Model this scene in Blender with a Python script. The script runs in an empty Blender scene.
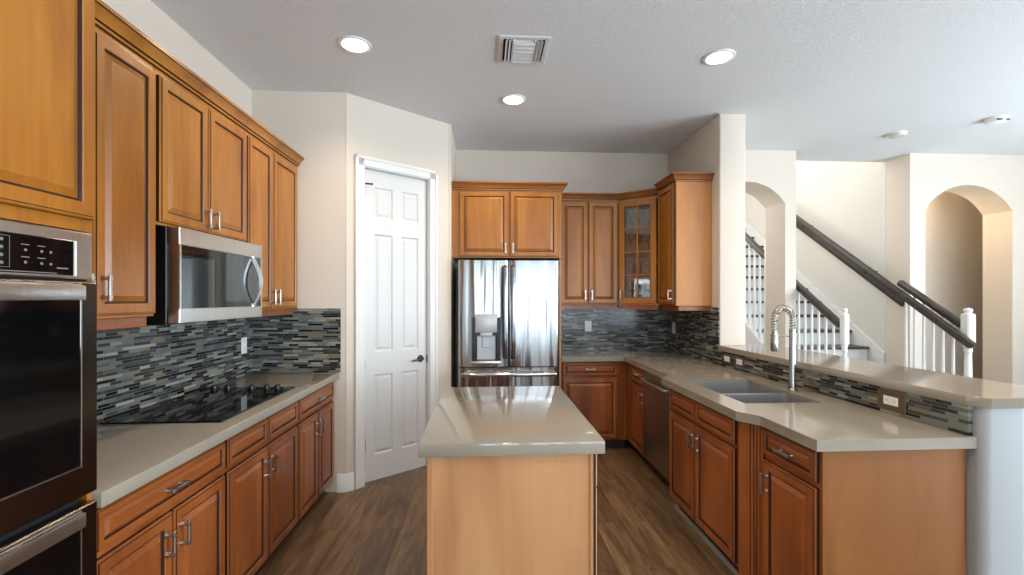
import bpy, bmesh, math, random
from mathutils import Vector, Matrix
random.seed(4)
PI = math.pi
scene = bpy.context.scene
COL = scene.collection

# ------------------------------------------------------------------ camera, sky, light, exposure
cam_d = bpy.data.cameras.new('camera')
cam = bpy.data.objects.new('camera', cam_d)
COL.objects.link(cam)
cam_d.sensor_width = 36.0
cam_d.lens = 16.0
cam_d.shift_y = 10.5 / 1024
cam_d.clip_start = 0.02
cam.location = (0, 0, 1.48)
cam.rotation_euler = (PI / 2, 0, -math.atan(27 / 455.1))
scene.camera = cam

scene.view_settings.view_transform = 'Standard'
scene.view_settings.look = 'None'
scene.view_settings.gamma = 1.0
scene.view_settings.use_curve_mapping = False
scene.view_settings.exposure = 0.42

world = bpy.data.worlds.new('sky')
scene.world = world
world.use_nodes = True
wn = world.node_tree.nodes
wn['Background'].inputs[0].default_value = (0.80, 0.90, 1.0, 1)
wn['Background'].inputs[1].default_value = 0.8


def lamp(name, kind, loc, rot, power, color=(1, 1, 1), size=None, size_y=None, spot=None, blend=0.6, parent=None, spread=None):
    d = bpy.data.lights.new(name, kind)
    d.energy = power
    d.color = color
    if kind == 'AREA':
        d.shape = 'RECTANGLE'
        d.size = size
        d.size_y = size_y
        if spread:
            d.spread = spread
    elif size is not None:
        d.shadow_soft_size = size
    if kind == 'SPOT':
        d.spot_size = spot
        d.spot_blend = blend
    o = bpy.data.objects.new(name, d)
    COL.objects.link(o)
    o.location = loc
    o.rotation_euler = rot
    if parent:
        o.parent = parent
    return o


# daylight through the glazing of the rooms behind and beside the camera
for wx in (-0.5, 0.35, 1.5, 2.35, 3.5, 4.35):
    lamp('rear_window_daylight', 'AREA', (wx, -4.55, 1.45), (PI / 2 + 0.80, 0, 0), 25, (0.66, 0.84, 1.0), 0.62, 2.2)
for wy in (-2.4, -0.4, 1.6):
    lamp('side_window_daylight', 'AREA', (6.70, wy, 1.55), (PI / 2 + 0.65, 0, PI / 2), 165, (0.76, 0.89, 1.0), 1.6, 2.0)
lamp('stairwell_fill', 'AREA', (3.1, 6.6, 5.4), (0, 0, 0), 48, (1.0, 0.98, 0.95), 1.6, 2.6)  # unseen fill lamp added to brighten the stairwell; no window up here
lamp('hall_fill', 'AREA', (2.26, 6.7, 3.0), (PI / 2, 0, -PI / 2), 42, (1.0, 0.98, 0.95), 2.6, 2.0)  # added fill at the solid hall wall, brightens the side of the stairs


# ------------------------------------------------------------------ materials
def lin(r, g, b):
    def f(c):
        c /= 255.0
        return c / 12.92 if c <= 0.04045 else ((c + 0.055) / 1.055) ** 2.4
    return (f(r), f(g), f(b), 1.0)


class NT:
    def __init__(self, name):
        self.m = bpy.data.materials.new(name)
        self.m.use_nodes = True
        self.t = self.m.node_tree
        self.b = self.t.nodes['Principled BSDF']
        self._oc = None

    def n(self, kind, **kw):
        nd = self.t.nodes.new(kind)
        for k, v in kw.items():
            setattr(nd, k, v)
        return nd

    def l(self, a, b):
        self.t.links.new(a, b)

    def setb(self, **kw):
        names = {'color': 'Base Color', 'rough': 'Roughness', 'metal': 'Metallic', 'coat': 'Coat Weight', 'coat_rough': 'Coat Roughness',
                 'spec': 'Specular IOR Level', 'emit': 'Emission Color', 'emit_s': 'Emission Strength', 'trans': 'Transmission Weight',
                 'ior': 'IOR', 'alpha': 'Alpha', 'aniso': 'Anisotropic'}
        for k, v in kw.items():
            self.b.inputs[names[k]].default_value = v

    def coords(self, scale, rnd=True):
        tc = self.n('ShaderNodeTexCoord')
        mp = self.n('ShaderNodeMapping')
        mp.inputs['Scale'].default_value = scale
        if rnd:
            oi = self.n('ShaderNodeObjectInfo')
            ml = self.n('ShaderNodeVectorMath', operation='SCALE')
            ml.inputs[0].default_value = (7.3, 5.1, 3.7)
            self.l(oi.outputs['Random'], ml.inputs['Scale'])
            ad = self.n('ShaderNodeVectorMath', operation='ADD')
            self.l(tc.outputs['Object'], ad.inputs[0])
            self.l(ml.outputs[0], ad.inputs[1])
            self.l(ad.outputs[0], mp.inputs['Vector'])
        else:
            self.l(tc.outputs['Object'], mp.inputs['Vector'])
        return mp.outputs[0]

    def noise(self, vec, scale, detail=3.0, dist=0.0, rough=0.5):
        nz = self.n('ShaderNodeTexNoise')
        nz.inputs['Scale'].default_value = scale
        nz.inputs['Detail'].default_value = detail
        nz.inputs['Distortion'].default_value = dist
        nz.inputs['Roughness'].default_value = rough
        self.l(vec, nz.inputs['Vector'])
        return nz.outputs['Fac']

    def ramp(self, fac, stops, const=False):
        r = self.n('ShaderNodeValToRGB')
        if const:
            r.color_ramp.interpolation = 'CONSTANT'
        e = r.color_ramp.elements
        while len(e) < len(stops):
            e.new(0.5)
        for i, (p, c) in enumerate(stops):
            e[i].position = p
            e[i].color = c
        self.l(fac, r.inputs[0])
        return r.outputs[0]

    def mix(self, a, b, fac, mode='MIX'):
        m = self.n('ShaderNodeMix', data_type='RGBA', blend_type=mode)
        for sock, v in ((m.inputs['A'], a), (m.inputs['B'], b), (m.inputs['Factor'], fac)):
            if hasattr(v, 'is_output'):
                self.l(v, sock)
            else:
                sock.default_value = v
        return m.outputs['Result']

    def bump(self, h, strength, dist=0.01):
        b = self.n('ShaderNodeBump')
        b.inputs['Strength'].default_value = strength
        b.inputs['Distance'].default_value = dist
        self.l(h, b.inputs['Height'])
        self.l(b.outputs[0], self.b.inputs['Normal'])


def plain(name, col, rough=0.5, metal=0.0, var=0.04, **kw):
    k = NT(name)
    v = k.coords((1, 1, 1))
    f = k.noise(v, 6.0, 3)
    c2 = tuple(max(0, c * (1 - var)) for c in col[:3]) + (1,)
    c3 = tuple(min(1, c * (1 + var)) for c in col[:3]) + (1,)
    k.l(k.ramp(f, [(0.3, c2), (0.7, c3)]), k.b.inputs['Base Color'])
    k.setb(rough=rough, metal=metal, **kw)
    return k.m


def wood(name, dark, mid, light, rough=0.33, along='z', grain=0.5):
    k = NT(name)
    big = (2.4, 2.4, 0.55) if along == 'z' else (0.55, 2.4, 2.4)
    fine = (70, 70, 2.2) if along == 'z' else (2.2, 70, 70)
    f1 = k.noise(k.coords(big), 2.0, 5, 0.5, 0.55)
    f2 = k.noise(k.coords(fine), 1.0, 3, 0.2)
    c = k.ramp(f1, [(0.28, dark), (0.5, mid), (0.75, light)])
    g = k.ramp(f2, [(0.3, (0.72, 0.68, 0.62, 1)), (0.6, (1, 1, 1, 1))])
    k.l(k.mix(c, g, grain, 'MULTIPLY'), k.b.inputs['Base Color'])
    k.setb(rough=rough, coat=0.12, coat_rough=0.18)
    return k.m


def paint(name, col, rough=0.6, bump=0.0, bscale=60, var=0.02):
    k = NT(name)
    v = k.coords((1, 1, 1), rnd=False)
    f = k.noise(v, 1.2, 2)
    k.l(k.ramp(f, [(0.3, tuple(c * (1 - var) for c in col[:3]) + (1,)), (0.7, col)]), k.b.inputs['Base Color'])
    k.setb(rough=rough, spec=0.3)
    if bump:
        k.bump(k.noise(v, bscale, 4), bump, 0.004)
    return k.m


M = {}
M['wall'] = paint('wall_paint', lin(217, 205, 191), 0.65, 0.08, 140)
M['wall_grey'] = paint('wall_paint_grey', lin(216, 212, 204), 0.65, 0.08, 140)
M['pony'] = paint('half_wall_paint', lin(166, 169, 171), 0.6, 0.1, 140)
M['ceil'] = paint('ceiling_paint', lin(224, 227, 229), 0.85, 0.5, 55)
M['white'] = paint('white_trim_paint', lin(228, 227, 224), 0.4)
M['door_white'] = paint('white_door_paint', lin(214, 214, 213), 0.38)
M['wood_up'] = wood('wall_cabinet_wood', lin(142, 84, 24), lin(168, 105, 34), lin(188, 125, 48))
M['wood_lo'] = wood('base_cabinet_wood', lin(120, 62, 26), lin(150, 83, 38), lin(180, 106, 52))
M['crown_dk'] = wood('crown_wood', lin(128, 72, 28), lin(154, 92, 40), lin(176, 112, 54), along='x')
M['wood_lo_h'] = wood('base_drawer_wood', lin(120, 62, 26), lin(150, 83, 38), lin(180, 106, 52), along='x')
M['panel'] = wood('maple_end_panel', lin(174, 122, 80), lin(191, 140, 95), lin(204, 155, 110), 0.38, grain=0.13)
M['panel_dk'] = wood('maple_side_panel', lin(170, 110, 54), lin(188, 126, 64), lin(202, 142, 80), 0.38, grain=0.2)
M['panel_end'] = wood('peninsula_end_panel', lin(114, 68, 27), lin(133, 81, 34), lin(149, 95, 45), 0.38, grain=0.2)
M['glaze'] = plain('dark_glaze', lin(48, 20, 9), 0.4)
M['toe'] = plain('toe_kick_brown', lin(58, 44, 34), 0.5)
M['shoe'] = plain('grey_shoe_strip', lin(158, 154, 148), 0.35)
M['black'] = plain('black_plastic', lin(14, 14, 15), 0.35)
M['matte_black'] = plain('shadow_black', lin(10, 10, 11), 0.8)
M['nickel'] = plain('brushed_nickel', lin(190, 188, 184), 0.3, 1.0)
M['bronze'] = plain('dark_bronze', lin(52, 46, 42), 0.3, 0.9)
M['white_plastic'] = plain('white_plastic', lin(240, 240, 238), 0.35)
M['slot'] = plain('outlet_slot', lin(80, 80, 82), 0.5)
M['brown_plate'] = plain('brown_outlet_frame', lin(112, 92, 66), 0.4, 0.5)
M['grey_plastic'] = plain('light_grey_plastic', lin(188, 190, 192), 0.3, 0.2)
M['rail'] = wood('espresso_wood', lin(44, 36, 30), lin(58, 48, 40), lin(72, 60, 50), 0.4, along='x')
M['tread'] = wood('dark_tread_wood', lin(52, 44, 38), lin(66, 56, 48), lin(80, 68, 58), 0.35, along='x')
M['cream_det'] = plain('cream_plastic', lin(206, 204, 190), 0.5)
M['vent_white'] = plain('vent_enamel', lin(216, 217, 218), 0.45)
M['mark'] = plain('panel_print', lin(112, 118, 124), 0.5)


def steel(name, col, rough, wave=0.0, waxis='x'):
    k = NT(name)
    sc = (60, 60, 1.2)
    f = k.noise(k.coords(sc), 1.0, 2)
    lo = tuple(c * 0.94 for c in col[:3]) + (1,)
    k.l(k.ramp(f, [(0.3, lo), (0.7, col)]), k.b.inputs['Base Color'])
    k.setb(rough=rough, metal=1.0)
    if wave:
        w = k.noise(k.coords((9.0, 9.0, 0.4)), 1.0, 1, 0.5)
        k.bump(w, wave, 0.03)
    return k.m


M['steel'] = steel('stainless_steel', lin(214, 210, 204), 0.3)
M['steel_fridge'] = steel('stainless_fridge_door', lin(178, 178, 177), 0.2, 0.9)
M['steel_dark'] = steel('dark_stainless', lin(120, 112, 104), 0.22)
M['steel_handle'] = steel('fridge_handle_steel', lin(150, 152, 156), 0.16)
M['steel_dw'] = steel('dishwasher_steel', lin(168, 156, 146), 0.32)
M['steel_sink'] = plain('sink_steel', lin(166, 167, 169), 0.38, 0.72)
M['faucet_steel'] = steel('faucet_steel', lin(168, 166, 162), 0.27)
M['chrome'] = steel('polished_steel', lin(226, 226, 226), 0.12)

# black glass
k = NT('black_glass'); k.setb(color=lin(8, 9, 10), rough=0.06, spec=0.55)
M['bglass'] = k.m
k = NT('cooktop_glass'); k.setb(color=lin(7, 7, 8), rough=0.05, spec=0.16)
M['cooktop'] = k.m
k = NT('tinted_glass'); k.setb(color=lin(50, 54, 55), rough=0.05, spec=0.9)
M['mwglass'] = k.m
# clear glass (thin)
k = NT('clear_glass')
tr = k.n('ShaderNodeBsdfTransparent'); gl = k.n('ShaderNodeBsdfGlossy'); gl.inputs['Roughness'].default_value = 0.03
fr = k.n('ShaderNodeFresnel'); fr.inputs['IOR'].default_value = 1.9
ms = k.n('ShaderNodeMixShader')
k.l(fr.outputs[0], ms.inputs[0]); k.l(tr.outputs[0], ms.inputs[1]); k.l(gl.outputs[0], ms.inputs[2])
k.l(ms.outputs[0], k.t.nodes['Material Output'].inputs['Surface'])
M['glass'] = k.m
k = NT('drinking_glass')
tr = k.n('ShaderNodeBsdfTransparent'); tr.inputs['Color'].default_value = (0.86, 0.9, 0.9, 1)
gl = k.n('ShaderNodeBsdfGlossy'); gl.inputs['Roughness'].default_value = 0.16
lw = k.n('ShaderNodeLayerWeight'); lw.inputs['Blend'].default_value = 0.68
ms = k.n('ShaderNodeMixShader')
k.l(lw.outputs['Facing'], ms.inputs[0]); k.l(tr.outputs[0], ms.inputs[1]); k.l(gl.outputs[0], ms.inputs[2])
k.l(ms.outputs[0], k.t.nodes['Material Output'].inputs['Surface'])
M['drink'] = k.m
k = NT('lamp_lens'); k.setb(color=(1, 1, 1, 1), emit=(1, 0.98, 0.94, 1), emit_s=6.0)
M['lens'] = k.m

# quartz worktop
k = NT('quartz')
f = k.noise(k.coords((1, 1, 1), False), 420, 2)
f2 = k.noise(k.coords((1, 1, 1), False), 5, 3)
c = k.ramp(f, [(0.3, lin(146, 138, 126)), (0.6, lin(156, 148, 135)), (0.8, lin(166, 158, 145))])
k.l(k.mix(c, k.ramp(f2, [(0.3, (0.94, 0.94, 0.94, 1)), (0.7, (1, 1, 1, 1))]), 1.0, 'MULTIPLY'), k.b.inputs['Base Color'])
k.setb(rough=0.09, spec=0.6)
M['quartz'] = k.m

# glass strip mosaic
k = NT('strip_mosaic')
tc = k.n('ShaderNodeTexCoord'); sx = k.n('ShaderNodeSeparateXYZ'); ad = k.n('ShaderNodeMath', operation='ADD'); cb = k.n('ShaderNodeCombineXYZ')
k.l(tc.outputs['Object'], sx.inputs[0]); k.l(sx.outputs[0], ad.inputs[0]); k.l(sx.outputs[1], ad.inputs[1])
k.l(ad.outputs[0], cb.inputs[0]); k.l(sx.outputs[2], cb.inputs[1])
br = k.n('ShaderNodeTexBrick', offset=0.37, offset_frequency=2, squash=0.62, squash_frequency=3)
br.inputs['Scale'].default_value = 1.0
br.inputs['Brick Width'].default_value = 0.112
br.inputs['Row Height'].default_value = 0.0155
br.inputs['Mortar Size'].default_value = 0.0011
br.inputs['Mortar Smooth'].default_value = 0.0
br.inputs['Bias'].default_value = 0.0
br.inputs['Color1'].default_value = (0, 0, 0, 1); br.inputs['Color2'].default_value = (1, 1, 1, 1); br.inputs['Mortar'].default_value = (0.5, 0.5, 0.5, 1)
k.l(cb.outputs[0], br.inputs['Vector'])
tiles = k.ramp(br.outputs['Color'], [(0.0, lin(16, 17, 18)), (0.19, lin(112, 116, 109)), (0.31, lin(42, 44, 45)), (0.40, lin(138, 138, 127)),
                                     (0.51, lin(80, 86, 87)), (0.60, lin(122, 108, 88)), (0.68, lin(154, 154, 142)), (0.75, lin(60, 58, 54)), (0.84, lin(100, 105, 101)), (0.93, lin(13, 13, 15))], True)
cm = k.mix(tiles, lin(112, 112, 108), br.outputs['Fac'])
k.l(cm, k.b.inputs['Base Color'])
k.setb(rough=0.16, spec=0.55)
inv = k.n('ShaderNodeMath', operation='SUBTRACT'); inv.inputs[0].default_value = 1.0
k.l(br.outputs['Fac'], inv.inputs[1]); k.bump(inv.outputs[0], 0.5, 0.001)
M['tile'] = k.m

# plank floor, boards run away from the camera
k = NT('plank_floor')
tc = k.n('ShaderNodeTexCoord'); mp = k.n('ShaderNodeMapping'); mp.inputs['Rotation'].default_value = (0, 0, PI / 2)
k.l(tc.outputs['Object'], mp.inputs[0])
br = k.n('ShaderNodeTexBrick', offset=0.43, offset_frequency=2)
br.inputs['Scale'].default_value = 1.0; br.inputs['Brick Width'].default_value = 1.22; br.inputs['Row Height'].default_value = 0.18
br.inputs['Mortar Size'].default_value = 0.0013; br.inputs['Mortar Smooth'].default_value = 0.0
br.inputs['Color1'].default_value = (0, 0, 0, 1); br.inputs['Color2'].default_value = (1, 1, 1, 1); br.inputs['Mortar'].default_value = (0.2, 0.2, 0.2, 1)
k.l(mp.outputs[0], br.inputs['Vector'])
sh = k.n('ShaderNodeVectorMath', operation='SCALE'); sh.inputs[0].default_value = (13, 29, 7)
sp = k.n('ShaderNodeSeparateColor'); k.l(br.outputs['Color'], sp.inputs[0]); k.l(sp.outputs[0], sh.inputs['Scale'])
av = k.n('ShaderNodeVectorMath', operation='ADD'); k.l(tc.outputs['Object'], av.inputs[0]); k.l(sh.outputs[0], av.inputs[1])
m2 = k.n('ShaderNodeMapping'); m2.inputs['Scale'].default_value = (7, 1.0, 1); k.l(av.outputs[0], m2.inputs[0])
f1 = k.noise(m2.outputs[0], 1.7, 7, 1.2, 0.6)
m3 = k.n('ShaderNodeMapping'); m3.inputs['Scale'].default_value = (60, 3.5, 1); k.l(av.outputs[0], m3.inputs[0])
f2 = k.noise(m3.outputs[0], 1.0, 4, 0.4)
c = k.ramp(f1, [(0.25, lin(70, 52, 38)), (0.45, lin(112, 88, 65)), (0.6, lin(134, 107, 80)), (0.8, lin(158, 131, 102))])
c = k.mix(c, k.ramp(f2, [(0.3, (0.68, 0.66, 0.62, 1)), (0.65, (1, 1, 1, 1))]), 0.75, 'MULTIPLY')
tint = k.ramp(sp.outputs[0], [(0.0, (0.82, 0.80, 0.78, 1)), (1.0, (1.08, 1.08, 1.06, 1))])
c = k.mix(c, tint, 1.0, 'MULTIPLY')
c = k.mix(c, lin(50, 36, 26), br.outputs['Fac'])
k.l(c, k.b.inputs['Base Color']); k.setb(rough=0.38, spec=0.4)
M['floor'] = k.m


# ------------------------------------------------------------------ mesh helpers
class MB:
    def __init__(self):
        self.bm = bmesh.new()

    def box(self, x0, x1, y0, y1, z0, z1, m=0, bev=0.0, seg=1):
        r = bmesh.ops.create_cube(self.bm, size=1.0, matrix=Matrix.Translation(((x0 + x1) / 2, (y0 + y1) / 2, (z0 + z1) / 2)) @
                                  Matrix.Diagonal((abs(x1 - x0), abs(y1 - y0), abs(z1 - z0), 1)))
        vs = r['verts']
        fs = {f for v in vs for f in v.link_faces}
        for f in fs:
            f.material_index = m
        if bev:
            es = list({e for v in vs for e in v.link_edges})
            rr = bmesh.ops.bevel(self.bm, geom=es, offset=bev, segments=seg, profile=0.5, affect='EDGES')
            for f in rr['faces']:
                f.material_index = m
        return self

    def prism(self, poly, a, b, axis='z', m=0, bev=0.0, seg=1):
        def p(u, v, w):
            return {'z': (u, v, w), 'y': (u, w, v), 'x': (w, u, v)}[axis]
        lo = [self.bm.verts.new(p(u, v, a)) for u, v in poly]
        hi = [self.bm.verts.new(p(u, v, b)) for u, v in poly]
        n = len(poly)
        fs = [self.bm.faces.new(lo[::-1]), self.bm.faces.new(hi)]
        for i in range(n):
            j = (i + 1) % n
            fs.append(self.bm.faces.new((lo[i], lo[j], hi[j], hi[i])))
        for f in fs:
            f.material_index = m
        bmesh.ops.recalc_face_normals(self.bm, faces=fs)
        if bev:
            es = list({e for f in fs for e in f.edges})
            rr = bmesh.ops.bevel(self.bm, geom=es, offset=bev, segments=seg, profile=0.5, affect='EDGES')
            for f in rr['faces']:
                f.material_index = m
        return self

    def lathe(self, prof, origin=(0, 0, 0), axis=(0, 0, 1), seg=20, m=0):
        ax = Vector(axis).normalized()
        u = ax.orthogonal().normalized()
        v = ax.cross(u)
        o = Vector(origin)
        rings = []
        for r, h in prof:
            if r < 1e-6:
                rings.append([self.bm.verts.new(o + ax * h)])
            else:
                rings.append([self.bm.verts.new(o + ax * h + (u * math.cos(2 * PI * i / seg) + v * math.sin(2 * PI * i / seg)) * r) for i in range(seg)])
        fs = []
        for A, B in zip(rings, rings[1:]):
            if len(A) == 1 and len(B) == 1:
                continue
            for i in range(seg):
                j = (i + 1) % seg
                if len(A) == 1:
                    fs.append(self.bm.faces.new((A[0], B[j], B[i])))
                elif len(B) == 1:
                    fs.append(self.bm.faces.new((A[i], A[j], B[0])))
                else:
                    fs.append(self.bm.faces.new((A[i], A[j], B[j], B[i])))
        for R in (rings[0], rings[-1]):
            if len(R) > 1:
                try:
                    fs.append(self.bm.faces.new(R))
                except ValueError:
                    pass
        for f in fs:
            f.material_index = m
            f.smooth = True
        bmesh.ops.recalc_face_normals(self.bm, faces=fs)
        return self

    def tube(self, pts, r, seg=10, m=0, cap=True):
        pts = [Vector(p) for p in pts]
        rs = r if isinstance(r, (list, tuple)) else [r] * len(pts)
        rings = []
        t0 = (pts[1] - pts[0]).normalized()
        u = t0.orthogonal().normalized()
        for i, p in enumerate(pts):
            t = (pts[min(i + 1, len(pts) - 1)] - pts[max(i - 1, 0)]).normalized()
            u = (u - t * u.dot(t)).normalized()
            v = t.cross(u)
            rings.append([self.bm.verts.new(p + (u * math.cos(2 * PI * k / seg) + v * math.sin(2 * PI * k / seg)) * rs[i]) for k in range(seg)])
        fs = []
        for A, B in zip(rings, rings[1:]):
            for i in range(seg):
                j = (i + 1) % seg
                fs.append(self.bm.faces.new((A[i], A[j], B[j], B[i])))
        if cap:
            fs.append(self.bm.faces.new(rings[0][::-1]))
            fs.append(self.bm.faces.new(rings[-1]))
        for f in fs:
            f.material_index = m
            f.smooth = True
        bmesh.ops.recalc_face_normals(self.bm, faces=fs)
        return self

    def bar(self, p, q, w, h, m=0, bev=0.0, up=(0, 0, 1)):
        """rectangular bar from p to q, w across, h in the up plane"""
        p, q = Vector(p), Vector(q)
        t = (q - p)
        L = t.length
        t.normalize()
        s = t.cross(Vector(up)).normalized()
        n = s.cross(t)
        mat = Matrix((t, s, n)).transposed().to_4x4()
        mat.translation = (p + q) / 2
        r = bmesh.ops.create_cube(self.bm, size=1.0, matrix=mat @ Matrix.Diagonal((L, w, h, 1)))
        vs = r['verts']
        for f in {f for v in vs for f in v.link_faces}:
            f.material_index = m
        if bev:
            rr = bmesh.ops.bevel(self.bm, geom=list({e for v in vs for e in v.link_edges}), offset=bev, segments=2, profile=0.5, affect='EDGES')
            for f in rr['faces']:
                f.material_index = m
        return self

    def rings(self, x0, x1, z0, z1, prof, y=0.0):
        """nested rectangles facing -y: prof = (inset, height, material of the band that leads to it); last one is filled"""
        prev = None
        fs = []
        for ins, h, m in prof:
            ring = [self.bm.verts.new((a, y - h, b)) for a, b in
                    ((x0 + ins, z0 + ins), (x1 - ins, z0 + ins), (x1 - ins, z1 - ins), (x0 + ins, z1 - ins))]
            if prev:
                for i in range(4):
                    j = (i + 1) % 4
                    f = self.bm.faces.new((prev[i], prev[j], ring[j], ring[i]))
                    f.material_index = m
                    fs.append(f)
            else:
                first = ring
            prev = ring
        f = self.bm.faces.new(prev)
        f.material_index = prof[-1][2] if len(prof[-1]) > 2 else 0
        fs.append(f)
        fs.append(self.bm.faces.new(first[::-1]))
        bmesh.ops.recalc_face_normals(self.bm, faces=fs)
        return self

    def sweep(self, prof, path, mats=None, z=0.0):
        """sweep (out, up) profile along a plan path; out is to the right of travel"""
        P = [Vector((a, b)) for a, b in path]
        rows = []
        for i, p in enumerate(P):
            ds = []
            if i > 0:
                ds.append((P[i] - P[i - 1]).normalized())
            if i < len(P) - 1:
                ds.append((P[i + 1] - P[i]).normalized())
            ns = [Vector((d.y, -d.x)) for d in ds]
            n = sum(ns, Vector((0, 0))).normalized()
            n = n / max(0.2, n.dot(ns[0]))
            rows.append([self.bm.verts.new((p.x + n.x * o, p.y + n.y * o, z + u)) for o, u in prof])
        fs = []
        for A, B in zip(rows, rows[1:]):
            for i in range(len(prof)):
                j = (i + 1) % len(prof)
                f = self.bm.faces.new((A[i], B[i], B[j], A[j]))
                f.material_index = mats[i] if mats else 0
                fs.append(f)
        fs.append(self.bm.faces.new(rows[0]))
        fs.append(self.bm.faces.new(rows[-1][::-1]))
        bmesh.ops.recalc_face_normals(self.bm, faces=fs)
        return self

    def build(self, name, mats, parent=None, loc=None, smooth=35):
        me = bpy.data.meshes.new(name)
        self.bm.to_mesh(me)
        self.bm.free()
        for m in (mats if isinstance(mats, (list, tuple)) else [mats]):
            me.materials.append(m)
        if smooth:
            me.shade_smooth()
            me.set_sharp_from_angle(angle=math.radians(smooth))
        o = bpy.data.objects.new(name, me)
        COL.objects.link(o)
        if parent:
            o.parent = parent
        if loc:
            o.location = loc
        return o


def tag(o, label=None, cat=None, group=None, kind=None):
    if label:
        o['label'] = label
    if cat:
        o['category'] = cat
    if group:
        o['group'] = group
    if kind:
        o['kind'] = kind
    return o


def thing(name, label, cat, loc=(0, 0, 0), rotz=0.0, group=None, kind=None):
    o = bpy.data.objects.new(name, None)
    o.empty_display_size = 0.1
    COL.objects.link(o)
    o.location = loc
    o.rotation_euler = (0, 0, rotz)
    return tag(o, label, cat, group, kind)


def struct(o):
    o['kind'] = 'structure'
    return o


# ------------------------------------------------------------------ the room
CZ = 3.05
XL, YE, YB, XR = -1.76, 3.55, 4.85, 1.985
b = MB()
b.box(-2.0, 8.6, -4.8, 8.6, -0.08, 0.0)
struct(b.build('floor', M['floor'], smooth=0))
b = MB()
b.box(-2.0, 2.195, -4.8, 5.0, CZ, CZ + 0.12)
b.box(2.195, 6.9, -4.8, 5.0, CZ, CZ + 0.12)
struct(b.build('ceiling', M['ceil'], smooth=0))
b = MB(); b.box(2.0, 4.8, 5.0, 8.6, 5.6, 5.7); b.box(2.0, 4.8, 4.9, 5.0, CZ + 0.12, 5.6)
struct(b.build('ceiling_stairwell', M['ceil'], smooth=0))

b = MB(); b.box(XL - 0.12, XL, -4.6, YE + 0.12, 0, CZ); struct(b.build('wall_left', M['wall'], smooth=0))
# pantry: end wall, angled wall with its door opening, short return
A = Vector((-1.06, YE)); B = Vector((-0.335, 4.128))
dv = (B - A); LP = dv.length; dv.normalize(); ang = math.atan2(dv.y, dv.x)
b = MB(); b.prism([(XL, YE), (-1.075, YE), (-1.062, YE + 0.004), (-1.06, YE + 0.012), (-1.13, YE + 0.12), (XL, YE + 0.12)], 0, CZ)
struct(b.build('wall_end', M['wall']))
DS0, DS1, DZ = 0.150, 0.728, 2.51
b = MB()
b.box(0, DS0 - 0.012, 0, 0.1, 0, CZ); b.box(DS1 + 0.012, LP, 0, 0.1, 0, CZ); b.box(DS0 - 0.012, DS1 + 0.012, 0, 0.1, DZ + 0.01, CZ)
w = struct(b.build('wall_pantry', M['wall'], smooth=0)); w.location = (A.x, A.y, 0); w.rotation_euler = (0, 0, ang)
b = MB(); b.prism([(B.x, B.y), (-0.306, B.y + 0.005), (-0.306, YB), (-0.40, YB), (-0.40, B.y + 0.06)], 0, CZ)
struct(b.build('wall_fridge_side', M['wall']))
b = MB(); b.box(-0.40, XR, YB, YB + 0.12, 0, CZ); struct(b.build('wall_back', M['wall'], smooth=0))
b = MB(); b.box(XR, 2.214, 3.745, YB + 0.12, 0, CZ, bev=0.012, seg=3); struct(b.build('wall_right', M['wall']))


def arch_wall(name, x0, x1, xa, xb, zs, za, y0, y1, mat, ztop=CZ):
    c = (xa + xb) / 2; hw = (xb - xa) / 2; rise = za - zs
    R = (hw * hw + rise * rise) / (2 * rise); zc = za - R
    a0 = math.asin(hw / R)
    arc = [(c + R * math.sin(t), zc + R * math.cos(t)) for t in [a0 - 2 * a0 * i / 28 for i in range(29)]]
    b = MB()
    b.prism([(x0, 0), (xa, 0), (xa, zs)] + arc[::-1][1:-1] + [(xb, zs), (xb, 0), (x1, 0), (x1, ztop), (x0, ztop)], y0, y1, 'y')
    return struct(b.build(name, mat))


arch_wall('wall_hall_arch', 2.215, 3.315, 2.36, 3.195, 2.485, 2.715, 4.67, 5.01, M['wall'])
arch_wall('wall_niche', 4.60, 6.88, 4.775, 5.79, 2.44, 2.715, 4.67, 4.97, M['wall'])
b = MB(); b.box(4.722, 8.6, 5.42, 5.52, 0, CZ); b.box(8.5, 8.6, 4.972, 5.42, 0, CZ); b.box(6.88, 8.6, 4.87, 4.971, 0, CZ); struct(b.build('wall_niche_back', M['wall'], smooth=0))
b = MB(); b.box(4.722, 8.6, 5.001, 5.52, CZ, CZ + 0.1); struct(b.build('ceiling_niche', M['ceil'], smooth=0))
b = MB(); b.box(4.60, 4.72, 4.972, 8.5, 0, 5.6); struct(b.build('wall_stair', M['wall_grey'], smooth=0))
b = MB(); b.box(2.08, 4.598, 8.40, 8.5, 0, 5.6); struct(b.build('wall_stair_far', M['wall_grey'], smooth=0))
b = MB(); b.box(2.08, 2.194, 5.012, 8.398, 0, 5.6); struct(b.build('wall_hall_left', M['wall_grey'], smooth=0))
# rooms behind and beside the camera, with their window openings
def window_wall(name, along, c, t, a0, a1, wins, zs, zt):
    b = MB()
    def bx(p, q, z0, z1):
        if along == 'x':
            b.box(p, q, c, c + t, z0, z1)
        else:
            b.box(c, c + t, p, q, z0, z1)
    cur = a0
    for w0, w1 in wins:
        bx(cur, w0, 0, CZ); bx(w0, w1, 0, zs); bx(w0, w1, zt, CZ)
        cur = w1
    bx(cur, a1, 0, CZ)
    return struct(b.build(name, M['wall'], smooth=0))


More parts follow.
